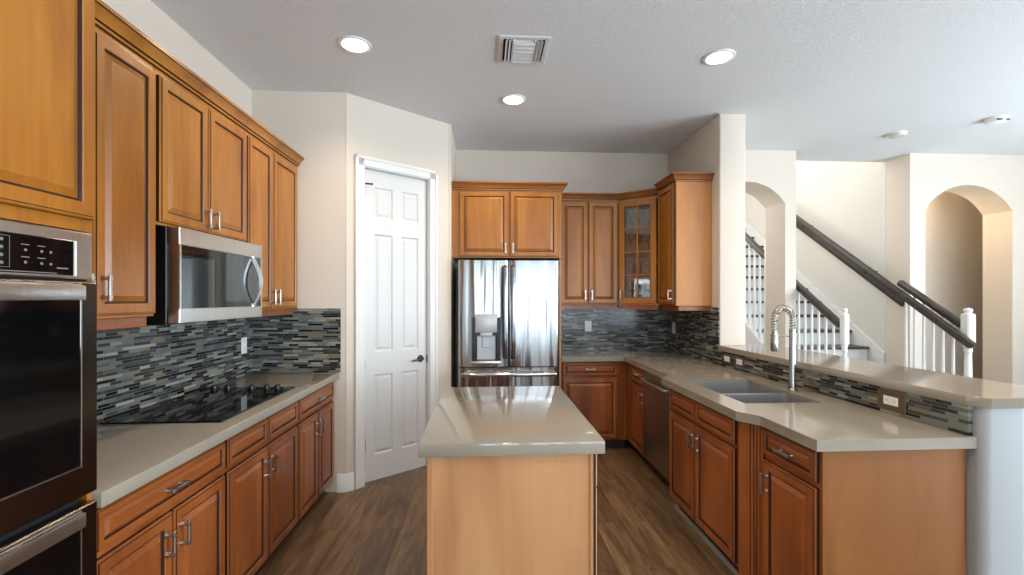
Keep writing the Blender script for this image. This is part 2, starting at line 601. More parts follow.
rear_w = [(-0.9, 0.7), (1.1, 2.7), (3.1, 4.7)]
side_w = [(-3.2, -1.6), (-1.2, 0.4), (0.8, 2.4)]
window_wall('wall_rear', 'x', -4.72, 0.12, -1.88, 6.75, rear_w, 0.3, 2.6)
window_wall('wall_side', 'y', 6.75, 0.13, -4.6, 4.668, side_w, 0.5, 2.6)
wi = 1
for along, ws, zs, c in (('x', rear_w, 0.3, -4.68), ('y', side_w, 0.5, 6.80)):
    for w0, w1 in ws:
        b = MB()
        for p, q, z0, z1 in ((w0, w0 + 0.05, zs, 2.6), (w1 - 0.05, w1, zs, 2.6), (w0, w1, zs, zs + 0.05), (w0, w1, 2.55, 2.6), ((w0 + w1) / 2 - 0.025, (w0 + w1) / 2 + 0.025, zs, 2.6)):
            if along == 'x':
                b.box(p, q, c, c + 0.05, z0, z1)
            else:
                b.box(c, c + 0.05, p, q, z0, z1)
        struct(b.build('window_%d' % wi, M['white'], smooth=0)); wi += 1

# half wall that carries the bar, with rounded end corners
b = MB()
pw = [(1.999, 3.744)]
pw += [(1.999 + 0.035 * (1 - math.cos(t)), 1.71 + 0.035 * (1 - math.sin(t))) for t in [PI / 2 * i / 6 for i in range(7)]]
pw += [(2.196 - 0.035 * (1 - math.sin(t)), 1.71 + 0.035 * (1 - math.cos(t))) for t in [PI / 2 * i / 6 for i in range(7)]]
pw += [(2.196, 3.744)]
b.prism(pw, 0, 1.038)
struct(b.build('wall_bar', M['pony']))


# baseboards
def baseboard(name, path):
    b = MB()
    b.sweep([(0, 0), (0.016, 0), (0.016, 0.095), (0.011, 0.108), (0.011, 0.12), (0.005, 0.135), (0, 0.135)], path)
    return struct(b.build(name, M['white']))


baseboard('baseboard_end', [(-1.125, YE - 0.001), (-1.068, YE - 0.001), (A.x + dv.x * 0.058 + 0.001, A.y + dv.y * 0.058 - 0.001)])
baseboard('baseboard_pantry', [(A.x + dv.x * 0.822, A.y + dv.y * 0.822 - 0.001), (B.x, B.y - 0.001), (-0.304, B.y + 0.004), (-0.304, 4.2)])
baseboard('baseboard_niche', [(4.602, 4.668), (4.774, 4.668)])

# pantry door
door = thing('door_1', 'white six panel pantry door in the angled wall beside the refrigerator', 'door', (A.x, A.y, 0), ang)
struct(door)
DW = DS1 - DS0
b = MB()
y0 = 0.034
zrows = [(0.215, 0.860), (1.045, 1.995), (2.125, 2.375)]
cols = [(DS0 + 0.095, DS0 + 0.255), (DS0 + 0.335, DS0 + 0.495)]
xs = [DS0 + 0.003, cols[0][0], cols[0][1], cols[1][0], cols[1][1], DS1 - 0.003]
zs = [0.012] + [z for r in zrows for z in r] + [DZ - 0.003]
for i in range(5):
    for j in range(7):
        if i in (1, 3) and j in (1, 3, 5):
            b.rings(xs[i], xs[i + 1], zs[j], zs[j + 1], [(0, -0.02, 0), (0, 0, 0), (0.010, -0.010, 0), (0.018, -0.010, 0), (0.036, -0.002, 0)], y=y0)
        else:
            b.box(xs[i], xs[i + 1], y0, y0 + 0.02, zs[j], zs[j + 1])
b.box(DS0 + 0.003, DS1 - 0.003, y0 + 0.02, y0 + 0.038, 0.012, DZ - 0.003)
bmesh.ops.remove_doubles(b.bm, verts=b.bm.verts, dist=1e-5)
b.build('door_slab', M['door_white'], door, smooth=0)
b = MB()
for x0, x1 in ((DS0 - 0.012, DS0 - 0.0005), (DS1 + 0.0005, DS1 + 0.012)):
    b.box(x0, x1, 0.0, 0.1, 0, DZ)
b.box(DS0 - 0.012, DS1 + 0.012, 0, 0.1, DZ, DZ + 0.010)
for sgn, e in ((-1, DS0 - 0.006), (1, DS1 + 0.006)):
    a0, a1 = sorted((e, e + sgn * 0.078))
    b.box(a0, a1, -0.014, 0, 0, DZ + 0.006 + 0.078, bev=0.004)
    c0, c1 = sorted((e + sgn * 0.052, e + sgn * 0.078))
    b.box(c0, c1, -0.021, -0.012, 0, DZ + 0.084, bev=0.004)
b.box(DS0 - 0.084, DS1 + 0.084, -0.014, 0, DZ + 0.006, DZ + 0.084, bev=0.004)
b.box(DS0 - 0.084, DS1 + 0.084, -0.021, -0.012, DZ + 0.058, DZ + 0.084, bev=0.004)
b.build('door_casing', M['white'], door)
for hz in (0.30, 0.95, 1.66, 2.33):
    b = MB(); b.lathe([(0.0, -0.05), (0.006, -0.048), (0.006, 0.048), (0, 0.05)], (DS0 + 0.002, 0.026, hz), seg=10)
    b.box(DS0 + 0.002, DS0 + 0.02, 0.030, 0.036, hz - 0.045, hz + 0.045)
    b.build('hinge', M['nickel'], door)
b = MB(); b.bar((DS0 + 0.002, 0.02, 2.385), (DS0 + 0.05, -0.005, 2.385), 0.010, 0.010); b.lathe([(0, 0), (0.009, 0.001), (0.009, 0.012), (0, 0.013)], (DS0 + 0.05, -0.005, 2.385), (0.9, -0.45, 0), 10)
b.build('hinge_stop', M['bronze'], door)
b = MB()
hx = DS1 - 0.062
b.lathe([(0, 0.0), (0.031, 0.0), (0.031, 0.004), (0.026, 0.010), (0.012, 0.013), (0.011, 0.045), (0, 0.046)], (hx, y0, 0.955), (0, -1, 0), 20)
b.tube([(hx, y0 - 0.042, 0.955), (hx - 0.03, y0 - 0.046, 0.953), (hx - 0.07, y0 - 0.046, 0.948), (hx - 0.105, y0 - 0.040, 0.944)], [0.010, 0.0095, 0.008, 0.006], 10)
b.build('door_handle', M['bronze'], door)
b = MB(); b.box(DS1 - 0.004, DS1 + 0.001, 0.022, 0.036, 0.92, 0.985); b.build('strike_plate', M['bronze'], door)

# ------------------------------------------------------------------ tile backsplashes
for lab, bx in (('grey and brown glass strip tile backsplash on the left wall behind the cooktop', (XL + 0.001, XL + 0.010, 1.40, YE - 0.011, 0.915, 1.400)),
                ('short glass strip tile backsplash on the end wall beside the pantry door', (XL + 0.001, -1.10, YE - 0.010, YE - 0.001, 0.915, 1.400)),
                ('grey glass strip tile backsplash on the back wall right of the refrigerator', (0.74, XR - 0.011, YB - 0.010, YB - 0.001, 0.915, 1.400)),
                ('dark glass strip tile backsplash on the right wall between corner and pillar', (XR - 0.010, XR - 0.001, 3.747, YB - 0.001, 0.915, 1.400)),
                ('low glass strip tile band under the raised bar behind the sink', (1.976, 1.998, 1.752, 3.746, 0.915, 1.037))):
    b = MB(); b.box(*bx)
    tag(b.build('tile_backsplash', M['tile'], smooth=0), lab, 'backsplash')


# ------------------------------------------------------------------ cabinetry
DOOR_P = [(0, 0, 0), (0, 0.013, 1), (0.003, 0.0175, 0), (0.0075, 0.018, 0), (0.009, 0.0215, 1), (0.042, 0.0215, 0), (0.045, 0.0185, 0), (0.048, 0.0125, 1), (0.0525, 0.0120, 1),
          (0.055, 0.0125, 0), (0.074, 0.0215, 0), (0.076, 0.0215, 0)]


def profile(s):
    return [(i * s, h, m) for i, h, m in DOOR_P]


def make_handle(parent, x, z, vertical=True, L=0.098, y=-0.020):
    b = MB()
    d = Vector((0, 0, 1)) if vertical else Vector((1, 0, 0))
    c = Vector((x, y, z))
    for s in (-1, 1):
        p = c + d * s * L * 0.36
        b.lathe([(0.0105, 0.0), (0.0105, 0.003), (0.0068, 0.009), (0.0068, 0.022), (0.0098, 0.028), (0.0098, 0.033), (0, 0.034)], p, (0, -1, 0), 12)
    w = 0.0125
    if vertical:
        b.box(x - w / 2, x + w / 2, y - 0.034, y - 0.025, z - L / 2, z + L / 2, bev=0.002)
    else:
        b.box(x - L / 2, x + L / 2, y - 0.034, y - 0.025, z - w / 2, z + w / 2, bev=0.002)
    return b.build('handle', M['nickel'], parent)


def front(parent, kind, x0, x1, z0, z1, mats, handle=None):
    s = 1.0 if kind == 'door' else 0.60
    if min(x1 - x0, z1 - z0) < 0.26 and kind == 'door':
        s = 0.85
    b = MB(); b.rings(x0, x1, z0, z1, profile(s), y=-0.0005)
    o = b.build(kind, mats, parent, smooth=0)
    if handle:
        hx, hz, vert = handle
        make_handle(o, hx, hz, vert)
    return o


def base_cabinet(name, label, loc, rotz, w, depth, fronts, stile=True, toe=True, ztop=0.868, group='base cabinets', extra=None):
    t = thing(name, label, 'cabinet', loc, rotz, group)
    b = MB()
    b.box(0.0008, w - 0.0008, 0, depth, 0.092, ztop - 0.001, bev=0.002)
    b.build('body', M['wood_lo'], t)
    if toe:
        b = MB(); b.box(0.001, w - 0.001, 0.062, 0.075, 0.001, 0.092); b.build('toe_kick', M['toe'], t, smooth=0)
    mats = [M['wood_lo'], M['glaze']]
    mats_h = [M['wood_lo_h'], M['glaze']]
    for f in fronts:
        front(t, f[0], *f[1:5], mats if f[0] == 'door' else mats_h, f[5] if len(f) > 5 else None)
    return t


def wall_cabinet(name, label, loc, rotz, w, h, depth, fronts, rail=True, group='wall cabinets', mat='wood_up'):
    t = thing(name, label, 'cabinet', loc, rotz, group)
    b = MB(); b.box(0.0008, w - 0.0008, 0, depth, 0, h, bev=0.002); b.build('body', M[mat], t)
    if rail:
        b = MB(); b.box(0.001, w - 0.001, 0.028, 0.050, -0.045, -0.0005, bev=0.003); b.build('light_rail', M['wood_lo'], t)  # redder base wood puts the shade under the cabinet into the rail colour
    for f in fronts:
        front(t, 'door', *f[:4], [M[mat], M['glaze']], f[4] if len(f) > 4 else None)
    return t


H = PI / 2
# left run, base: three units (x of the unit runs away from the camera)
FL = -1.157
DT, RT, RB, DB = 0.852, 0.727, 0.702, 0.112
base_cabinet('base_cabinet', 'brown wooden base cabinet with one wide drawer, beside the wall oven', (FL, 1.392, 0), H, 0.690, 0.595,
             [('drawer', 0.012, 0.678, RT, DT, (0.345, 0.79, False)), ('door', 0.012, 0.342, DB, RB, (0.305, 0.598, True)), ('door', 0.350, 0.678, DB, RB, (0.384, 0.598, True))])
base_cabinet('base_cabinet', 'brown wooden base cabinet with two false drawer fronts, below the cooktop', (FL, 2.083, 0), H, 0.774, 0.595,
             [('drawer', 0.010, 0.372, RT, DT), ('drawer', 0.390, 0.762, RT, DT), ('door', 0.010, 0.377, DB, RB, (0.342, 0.598, True)), ('door', 0.385, 0.762, DB, RB, (0.418, 0.598, True))])
base_cabinet('base_cabinet', 'brown wooden base cabinet with one drawer, next to the pantry door', (FL, 2.858, 0), H, 0.689, 0.595,
             [('drawer', 0.010, 0.645, RT, DT, (0.33, 0.79, False)), ('door', 0.010, 0.318, DB, RB, (0.285, 0.598, True)), ('door', 0.326, 0.645, DB, RB, (0.358, 0.598, True))])
# left run, wall units
FU = -1.422
wall_cabinet('wall_cabinet', 'tall brown wall cabinet between the wall oven cabinet and the microwave', (FU, 1.392, 1.402), H, 0.654, 1.075, 0.335,
             [(0.010, 0.322, 0.012, 1.045, (0.285, 0.115, True)), (0.330, 0.640, 0.012, 1.045, (0.362, 0.115, True))])
wall_cabinet('wall_cabinet', 'short two door brown wall cabinet directly above the microwave', (FU, 2.047, 1.800), H, 0.738, 0.677, 0.335,
             [(0.010, 0.352, 0.012, 0.647, (0.322, 0.078, True)), (0.362, 0.728, 0.012, 0.647, (0.394, 0.078, True))], rail=False)
wall_cabinet('wall_cabinet', 'tall two door brown wall cabinet right of the microwave, near the pantry', (FU, 2.786, 1.402), H, 0.760, 1.075, 0.335,
             [(0.010, 0.318, 0.012, 1.045, (0.290, 0.085, True)), (0.326, 0.715, 0.012, 1.045, (0.360, 0.085, True))])
CROWN = [(0, 0), (0.010, 0), (0.012, 0.010), (0.020, 0.014), (0.022, 0.020), (0.036, 0.044), (0.046, 0.050), (0.050, 0.054), (0.050, 0.068), (0, 0.068)]
CM = [1, 0, 1, 0, 0, 0, 1, 0, 0, 0]
b = MB(); b.sweep(CROWN, [(FU, 1.392), (FU, YE - 0.003)], CM, 2.4785)
b.box(XL + 0.004, FU, 1.392, YE - 0.003, 2.4785, 2.50)
tag(b.build('crown_molding', [M['wood_up'], M['glaze']]), 'brown crown moulding along the top of the wall cabinets over the microwave', 'crown moulding')

# oven tower
t = thing('oven_cabinet', 'tall brown cabinet tower housing the wall oven at the left edge', 'cabinet', (-1.132, 0.605, 0), H, 'tall cabinets')
b = MB()
TW, TD = 0.778, 0.622
b.box(0, 0.018, 0, TD, 0.1, 2.62); b.box(TW - 0.018, TW, 0, TD, 0.1, 2.62); b.box(0.018, TW - 0.018, TD - 0.01, TD, 0.1, 2.62)
b.box(0.018, TW - 0.018, 0, TD - 0.01, 1.668, 2.62); b.box(0.018, TW - 0.018, 0, TD - 0.01, 0.1, 0.305)
b.build('body', M['wood_up'], t, smooth=0)
b = MB(); b.box(0.002, TW - 0.002, 0.06, TD, 0.001, 0.1); b.build('toe_kick', M['toe'], t, smooth=0)
front(t, 'door', 0.012, 0.384, 1.702, 2.60, [M['wood_up'], M['glaze']], (0.35, 1.85, True))
front(t, 'door', 0.392, 0.768, 1.702, 2.60, [M['wood_up'], M['glaze']], (0.425, 1.85, True))
front(t, 'drawer', 0.012, 0.766, 0.115, 0.285, [M['wood_up'], M['glaze']], (0.39, 0.20, False))
# double oven
ov = thing('double_wall_oven', 'stainless steel and black glass double wall oven in the tower at the left edge', 'oven', (-1.132, 0.605, 0), H)
OX0, OX1 = 0.020, TW - 0.036
b = MB(); b.box(OX0 + 0.004, OX1 - 0.004, 0.004, 0.56, 0.312, 1.660); b.build('body', M['matte_black'], ov, smooth=0)
b = MB(); b.box(OX0 - 0.010, OX1 + 0.012, -0.022, -0.001, 1.532, 1.662, bev=0.004)
cp = b.build('control_panel', M['steel'], ov)
b = MB(); b.box(OX0 + 0.03, OX1 - 0.052, -0.026, -0.0215, 1.540, 1.634, bev=0.002); cg = b.build('control_glass', M['bglass'], cp)
b = MB(); b.box(OX1 - 0.0515, OX1 - 0.046, -0.0275, -0.0215, 1.540, 1.634); b.build('edge_strip', M['white_plastic'], cp)
b = MB()
yy = -0.0266
for cxp in (0.560, 0.600, 0.624):
    for cz in (1.566, 1.596):
        b.lathe([(0, 0), (0.0038, 0), (0.0038, 0.0006), (0, 0.0007)], (cxp, -0.026, cz), (0, -1, 0), 10)
        if cxp < 0.62:
            b.box(cxp - 0.011, cxp + 0.009, yy, -0.026, cz + 0.012, cz + 0.0142)
for i in range(4):
    b.lathe([(0, 0), (0.0042, 0), (0.0042, 0.0006), (0, 0.0007)], (0.505, -0.026, 1.562 + 0.018 * i), (0, -1, 0), 10)
for zz in (1.552, 1.625):
    b.box(0.480, 0.522, yy, -0.026, zz, zz + 0.0008)
b.box(0.522, 0.523, yy, -0.026, 1.552, 1.626)
b.box(0.640, 0.672, yy, -0.026, 1.556, 1.5595)
b.box(0.500, 0.640, yy, -0.026, 1.543, 1.545)
b.build('printed_marks', M['mark'], cp, smooth=0)


def oven_door(z0, z1):
    b = MB(); b.box(OX0 - 0.010, OX1 + 0.014, -0.034, -0.002, z0, z1, bev=0.004)
    d = b.build('oven_door', M['steel_dark'], ov)
    b = MB(); b.rings(OX0 + 0.03, OX1 - 0.042, z0 + 0.085, z1 - 0.006, [(0, 0.0, 1), (0, 0.004, 1), (0.003, 0.005, 1), (0.0045, 0.005, 1), (0.006, 0.004, 0), (0.01, 0.004, 0)], y=-0.034)
    b.build('oven_window', [M['bglass'], M['steel']], d, smooth=0)
    b = MB(); b.box(OX0 + 0.03, OX1 - 0.042, -0.050, -0.040, z1 - 0.050, z1 - 0.010, bev=0.003, seg=2)
    for x in (OX0 + 0.05, OX1 - 0.062):
        b.box(x - 0.008, x + 0.008, -0.0405, -0.0375, z1 - 0.044, z1 - 0.020)
    b.build('handle', M['steel'], d)
    return d


oven_door(0.935, 1.524)
oven_door(0.325, 0.908)
b = MB(); b.lathe([(0, 0), (0.006, 0.001), (0.006, 0.008), (0, 0.010)], (OX1 + 0.006, -0.022, 1.5275), (0, -1, 0), 10)
b.build('hinge_pin', M['chrome'], ov)

# microwave
mw = thing('microwave', 'stainless over-the-range microwave with curved handle on the left wall', 'microwave', (-1.388, 2.100, 1.366), H)
MWW, MWH = 0.764, 0.432
b = MB(); b.box(0.004, MWW - 0.03, 0.022, 0.355, 0, MWH, bev=0.003); b.box(0.0, MWW - 0.03, 0.03, 0.35, -0.006, 0.0); b.build('body', M['black'], mw)
b = MB()
zg0, zg1 = 0.066, 0.352
b.box(0.012, MWW, -0.030, 0.021, 0, zg0, bev=0.003); b.box(0.012, MWW, -0.030, 0.021, zg1, MWH, bev=0.003)
b.box(0.012, 0.024, -0.030, 0.021, zg0 - 0.004, zg1 + 0.004); b.box(MWW - 0.014, MWW, -0.030, 0.021, zg0 - 0.004, zg1 + 0.004)
mwd = b.build('door', M['steel'], mw)
b = MB(); b.box(0.026, MWW - 0.014, -0.027, -0.002, zg0, zg1)
b.build('window', M['mwglass'], mwd, smooth=0)
b = MB(); b.box(0.285, 0.375, -0.0285, -0.0265, zg0 + 0.001, zg1 - 0.001); b.box(0.026, 0.285, -0.0285, -0.0265, zg1 - 0.045, zg1 - 0.001); b.box(0.375, MWW - 0.014, -0.0285, -0.0265, zg0 + 0.001, zg0 + 0.03)
b.build('dark_border', M['bglass'], mwd, smooth=0)
b = MB()
hz = (zg0 + zg1) / 2
pts = [(0.655 + 0.008 * math.cos(PI * (i / 12 - 0.5)), -0.030 - 0.042 * math.cos(PI * (i / 12 - 0.5)), hz - 0.135 + 0.27 * i / 12) for i in range(13)]
for p, q in zip(pts, pts[1:]):
    b.bar(p, q, 0.024, 0.012, up=(0, -1, 0.01))
b.box(0.643, 0.667, -0.036, -0.026, hz - 0.146, hz - 0.126, bev=0.003); b.box(0.643, 0.667, -0.036, -0.026, hz + 0.126, hz + 0.146, bev=0.003)
b.build('handle', M['chrome'], mwd)

# counter and cooktop
b = MB(); b.box(XL + 0.003, -1.112, 1.391, YE - 0.002, 0.868, 0.914, bev=0.003, seg=2)
tag(b.build('countertop', M['quartz']), 'grey quartz countertop along the left wall holding the cooktop', 'countertop')
ck = thing('cooktop', 'black glass cooktop with five knobs set in the left counter', 'cooktop', (-1.455, 2.545, 0.914))
b = MB(); b.box(-0.268, 0.262, -0.405, 0.400, 0.0005, 0.008, bev=0.003); b.build('glass_top', M['cooktop'], ck)
for kx in (-0.195, -0.115, 0.025, 0.115, 0.180):
    b = MB(); b.lathe([(0.0, 0.008), (0.023, 0.008), (0.023, 0.012), (0.018, 0.016), (0.017, 0.030), (0.012, 0.033), (0, 0.033)], (kx, 0.335, 0), seg=18)
    b.box(kx - 0.003, kx + 0.003, 0.321, 0.349, 0.030, 0.036, bev=0.001)
    b.build('knob', M['black'], ck)

# ------------------------------------------------------------------ island
isl = thing('island_cabinet', 'kitchen island cabinet with pale maple end panel facing the camera', 'cabinet', (0.430, 1.795, 0), H)
IW, ID = 1.065, 0.655      # local x runs away from the camera, front faces +x
b = MB(); b.box(0.014, IW, 0, ID, 0.1, 0.862); b.build('body', M['wood_lo'], isl, smooth=0)
b = MB(); b.box(0.001, 0.0135, 0.0, ID, 0.001, 0.862, bev=0.001); b.build('end_panel', M['panel'], isl)
for ya, yb in ((ID - 0.020, ID + 0.001), (-0.001, 0.012)):
    b = MB(); b.box(-0.004, 0.0005, ya, yb, 0.001, 0.862, bev=0.001); b.build('edge_trim', M['panel'], isl)
b = MB(); b.box(0.014, IW - 0.05, 0.06, ID - 0.06, 0.001, 0.1); b.build('toe_kick', M['toe'], isl, smooth=0)
for x0, x1, hs in ((0.004, 0.53, 1), (0.536, 1.062, 0)):
    front(isl, 'drawer', x0, x1, RT, 0.858, [M['panel'], M['glaze']], ((x0 + x1) / 2, 0.79, False))
    front(isl, 'door', x0, x1, DB, RT - 0.008, [M['panel'], M['glaze']], (x1 - 0.035 if hs else x0 + 0.035, 0.598, True))
b = MB(); b.prism([(-0.258, 1.772), (0.474, 1.772), (0.474, 2.902), (-0.258, 2.902)], 0.864, 0.915, bev=0.003, seg=2)
tag(b.build('island_countertop', M['quartz']), 'glossy grey quartz slab on top of the kitchen island', 'countertop')

# ------------------------------------------------------------------ refrigerator
fr = thing('refrigerator', 'stainless french door refrigerator with ice dispenser on the back wall', 'refrigerator', (0, 0, 0))
FX0, FX1, FXM, FY = -0.238, 0.672, 0.214, 4.05
b = MB(); b.box(FX0 + 0.006, FX1 - 0.006, FY + 0.085, 4.80, 0.015, 1.79, bev=0.004); b.build('body', plain('fridge_grey', lin(70, 70, 72), 0.4), fr)


def fridge_door(x0, x1, z0, z1, cut=None):
    """gently bowed door; cut = (xa, xb, za, zb) opening"""
    b = MB()
    n = 28
    def yf(x):
        t = (x - x0) / (x1 - x0)
        return FY + 0.006 * (2 * t - 1) ** 2 + 0.020 * (2 * t - 1) ** 8 + (0.010 if t < 0.001 or t > 0.999 else 0)
    xs = [x0 + (x1 - x0) * (i / n) for i in range(n + 1)]
    if cut:
        xs = sorted(set(xs) | {cut[0], cut[1]})
    zs = [z0, z1] if not cut else [z0, cut[2], cut[3], z1]
    g = {}
    def gv(x, z, y):
        kx = (round(x, 5), round(z, 5), round(y, 5))
        if kx not in g:
            g[kx] = b.bm.verts.new((x, y, z))
        return g[kx]
    yb = FY + 0.08
    for xa, xb in zip(xs, xs[1:]):
        for za, zb in zip(zs, zs[1:]):
            if cut and xa >= cut[0] - 1e-6 and xb <= cut[1] + 1e-6 and za >= cut[2] - 1e-6 and zb <= cut[3] + 1e-6:
                continue
            b.bm.faces.new((gv(xa, za, yf(xa)), gv(xb, za, yf(xb)), gv(xb, zb, yf(xb)), gv(xa, zb, yf(xa))))
        b.bm.faces.new((gv(xa, z1, yf(xa)), gv(xb, z1, yf(xb)), gv(xb, z1, yb), gv(xa, z1, yb)))
        b.bm.faces.new((gv(xa, z0, yb), gv(xb, z0, yb), gv(xb, z0, yf(xb)), gv(xa, z0, yf(xa))))
    for x in (x0, x1):
        for za, zb in zip(zs, zs[1:]):
            b.bm.faces.new((gv(x, za, yf(x)), gv(x, zb, yf(x)), gv(x, zb, yb), gv(x, za, yb)))
    b.bm.faces.new((gv(x0, z0, yb), gv(x1, z0, yb), gv(x1, z1, yb), gv(x0, z1, yb))) if not cut else b.box(x0 + 0.004, x1 - 0.004, yb - 0.012, yb, z0 + 0.002, z1 - 0.002)
    bmesh.ops.recalc_face_normals(b.bm, faces=b.bm.faces)
    return b


DISP = (-0.118, 0.140, 0.905, 1.308)
ld = fridge_door(FX0, FXM - 0.003, 0.868, 1.815, DISP).build('fridge_door', M['steel_fridge'], fr)
rd = fridge_door(FXM + 0.003, FX1, 0.868, 1.815).build('fridge_door', M['steel_fridge'], fr)
dr = fridge_door(FX0, FX1, 0.075, 0.860).build('freezer_drawer', M['steel_fridge'], fr)
b = MB(); b.box(FX0 + 0.02, FX1 - 0.02, FY + 0.03, FY + 0.085, 0.016, 0.07); b.build('base_grille', M['black'], fr, smooth=0)
for x in (FXM - 0.036, FXM + 0.036):
    b = MB()
    prof = [(0.935, 0.010), (0.955, -0.022), (1.05, -0.036), (1.35, -0.040), (1.65, -0.036), (1.755, -0.022), (1.775, 0.010)]
    fine = []
    for (za_, ya_), (zb_, yb_) in zip(prof, prof[1:]):
        fine += [(za_ + (zb_ - za_) * i / 4, ya_ + (yb_ - ya_) * i / 4) for i in range(4)]
    fine.append(prof[-1])
    rows = []
    for z_, y_ in fine:
        rows.append([b.bm.verts.new((x + dx, FY + y_ + dy, z_)) for dx, dy in ((-0.017, 0.014), (-0.017, 0.004), (-0.010, 0.0), (0.010, 0.0), (0.017, 0.004), (0.017, 0.014))])
    for A_, B_ in zip(rows, rows[1:]):
        for i in range(6):
            j = (i + 1) % 6
            b.bm.faces.new((A_[i], A_[j], B_[j], B_[i]))
    b.bm.faces.new(rows[0]); b.bm.faces.new(rows[-1][::-1])
    bmesh.ops.recalc_face_normals(b.bm, faces=b.bm.faces)
    b.build('handle', M['steel_handle'], ld if x < FXM else rd)
b = MB()
b.tube([(FX0 + 0.03, FY + 0.014, 0.800), (FX0 + 0.045, FY - 0.030, 0.802), (FX0 + 0.11, FY - 0.048, 0.804), (FXM, FY - 0.054, 0.806), (FX1 - 0.11, FY - 0.048, 0.804), (FX1 - 0.045, FY - 0.030, 0.802), (FX1 - 0.03, FY + 0.014, 0.800)],
       [0.012, 0.017, 0.020, 0.021, 0.020, 0.017, 0.012], 14)
b.build('handle', M['chrome'], dr)
# dispenser
xa, xb, za, zb = DISP
b = MB()
b.box(xa, xb, FY + 0.058, FY + 0.064, za, zb)
for x in (xa, xb - 0.03):
    b.box(x, x + 0.03, FY + 0.004, FY + 0.058, za + 0.02, zb)
b.box(xa + 0.03, xb - 0.03, FY + 0.02, FY + 0.058, zb - 0.16, zb - 0.135)
dp = b.build('water_dispenser', M['black'], ld, smooth=0)
b = MB(); b.box(xa + 0.032, xb - 0.032, FY - 0.004, FY + 0.057, zb - 0.135, zb + 0.03, bev=0.006, seg=2); b.box(xa + 0.075, xb - 0.075, FY + 0.004, FY + 0.05, zb - 0.175, zb - 0.130, bev=0.006, seg=2)
b.build('dispenser_head', M['grey_plastic'], ld)
b = MB(); b.box(xa + 0.045, xb - 0.045, FY + 0.040, FY + 0.057, za + 0.022, zb - 0.165, bev=0.004); b.box(xa + 0.095, xb - 0.095, FY + 0.028, FY + 0.042, zb - 0.27, zb - 0.17, bev=0.004)
b.build('dispenser_paddle', M['grey_plastic'], ld)
b = MB(); b.box(xa - 0.004, xb + 0.004, FY - 0.010, FY + 0.057, za - 0.018, za + 0.016, bev=0.005, seg=2); b.build('drip_tray', M['steel'], ld)
for x in (FX0 + 0.06, FX1 - 0.06):
    b = MB(); b.box(x - 0.05, x + 0.05, FY + 0.03, FY + 0.15, 1.7915, 1.822, bev=0.008, seg=2); b.build('hinge_cover', M['slot'], fr)
b = MB(); b.lathe([(0, 0), (0.012, 0), (0.012, 0.002), (0, 0.003)], (FX1 - 0.045, FY + 0.010, 1.765), (0, -1, 0), 16); b.build('badge', M['grey_plastic'], rd)

# cabinet over the refrigerator
fc = wall_cabinet('wall_cabinet', 'two door brown wall cabinet directly above the stainless refrigerator', (-0.304, 4.222, 1.852), 0, 1.020, 0.627, 0.62,
                  [(0.068, 0.524, 0.012, 0.612, (0.494, 0.088, True)), (0.532, 0.988, 0.012, 0.612, (0.562, 0.088, True))], rail=False)
b = MB(); b.box(1.001, 1.019, 0.02, 0.615, -1.850, -0.001, bev=0.001); b.build('side_panel', M['panel_dk'], fc)
b = MB(); b.sweep(CROWN, [(-0.304, 4.222), (0.716, 4.222), (0.716, 4.468)], CM, 2.4805)
b.box(-0.302, 0.714, 4.224, 4.84, 2.4805, 2.50)
tag(b.build('crown_molding', [M['crown_dk'], M['glaze']]), 'brown crown moulding on the cabinet above the refrigerator', 'crown moulding')

# back wall units
wall_cabinet('wall_cabinet', 'narrow two door brown wall cabinet right of the refrigerator on the back wall', (0.740, 4.522, 1.412), 0, 0.602, 1.045, 0.322,
             [(0.010, 0.288, 0.012, 1.030, (0.258, 0.098, True)), (0.296, 0.590, 0.012, 1.030, (0.326, 0.098, True))])
# diagonal corner unit with a glazed door
P0 = Vector((1.344, 4.522)); P1 = Vector((1.655, 4.262))
cd = (P1 - P0); CW = cd.length; cd.normalize(); cang = math.atan2(cd.y, cd.x)
cc = thing('corner_cabinet', 'angled brown corner wall cabinet with an eight pane glass door', 'cabinet', (P0.x, P0.y, 1.412), 0, 'wall cabinets')
def loc2(x, y):
    return (x - P0.x, y - P0.y)
pent = [loc2(*p) for p in ((1.344, 4.522), (1.655, 4.262), (1.963, 4.262), (1.963, 4.842), (1.344, 4.842))]
b = MB()
Hc = 1.045
b.prism(pent, 0.0, 0.02); b.prism(pent, Hc - 0.02, Hc)
b.box(0, 0.016, 0.014, 0.32, 0.02, Hc - 0.02); b.box(0.325, 0.619, -0.26, -0.244, 0.02, Hc - 0.02)
b.build('body', M['panel'], cc, smooth=0)
b = MB(); b.box(0.0165, 0.619, 0.304, 0.32, 0.02, Hc - 0.02); b.box(0.603, 0.619, -0.243, 0.3035, 0.02, Hc - 0.02); b.build('back_panel', M['cream_det'], cc, smooth=0)  # pale colour stands in for the room's reflection in the glass panes
inner = [loc2(*p) for p in ((1.362, 4.545), (1.668, 4.290), (1.944, 4.290), (1.944, 4.824), (1.362, 4.824))]
SHZ = [0.275, 0.52, 0.765]
for z in SHZ:
    b = MB(); b.prism(inner, z - 0.008, z); b.build('shelf', M['panel'], cc, smooth=0)
b = MB(); b.sweep([(0, 0), (0.0, -0.045), (-0.022, -0.045), (-0.022, 0)], [(0.004, -0.008), (loc2(*P1)[0] - 0.004, loc2(*P1)[1] - 0.002)], None, -0.0005); b.build('light_rail', M['wood_lo'], cc, smooth=0)  # corner rail too carries under-cabinet shade in its darker wood
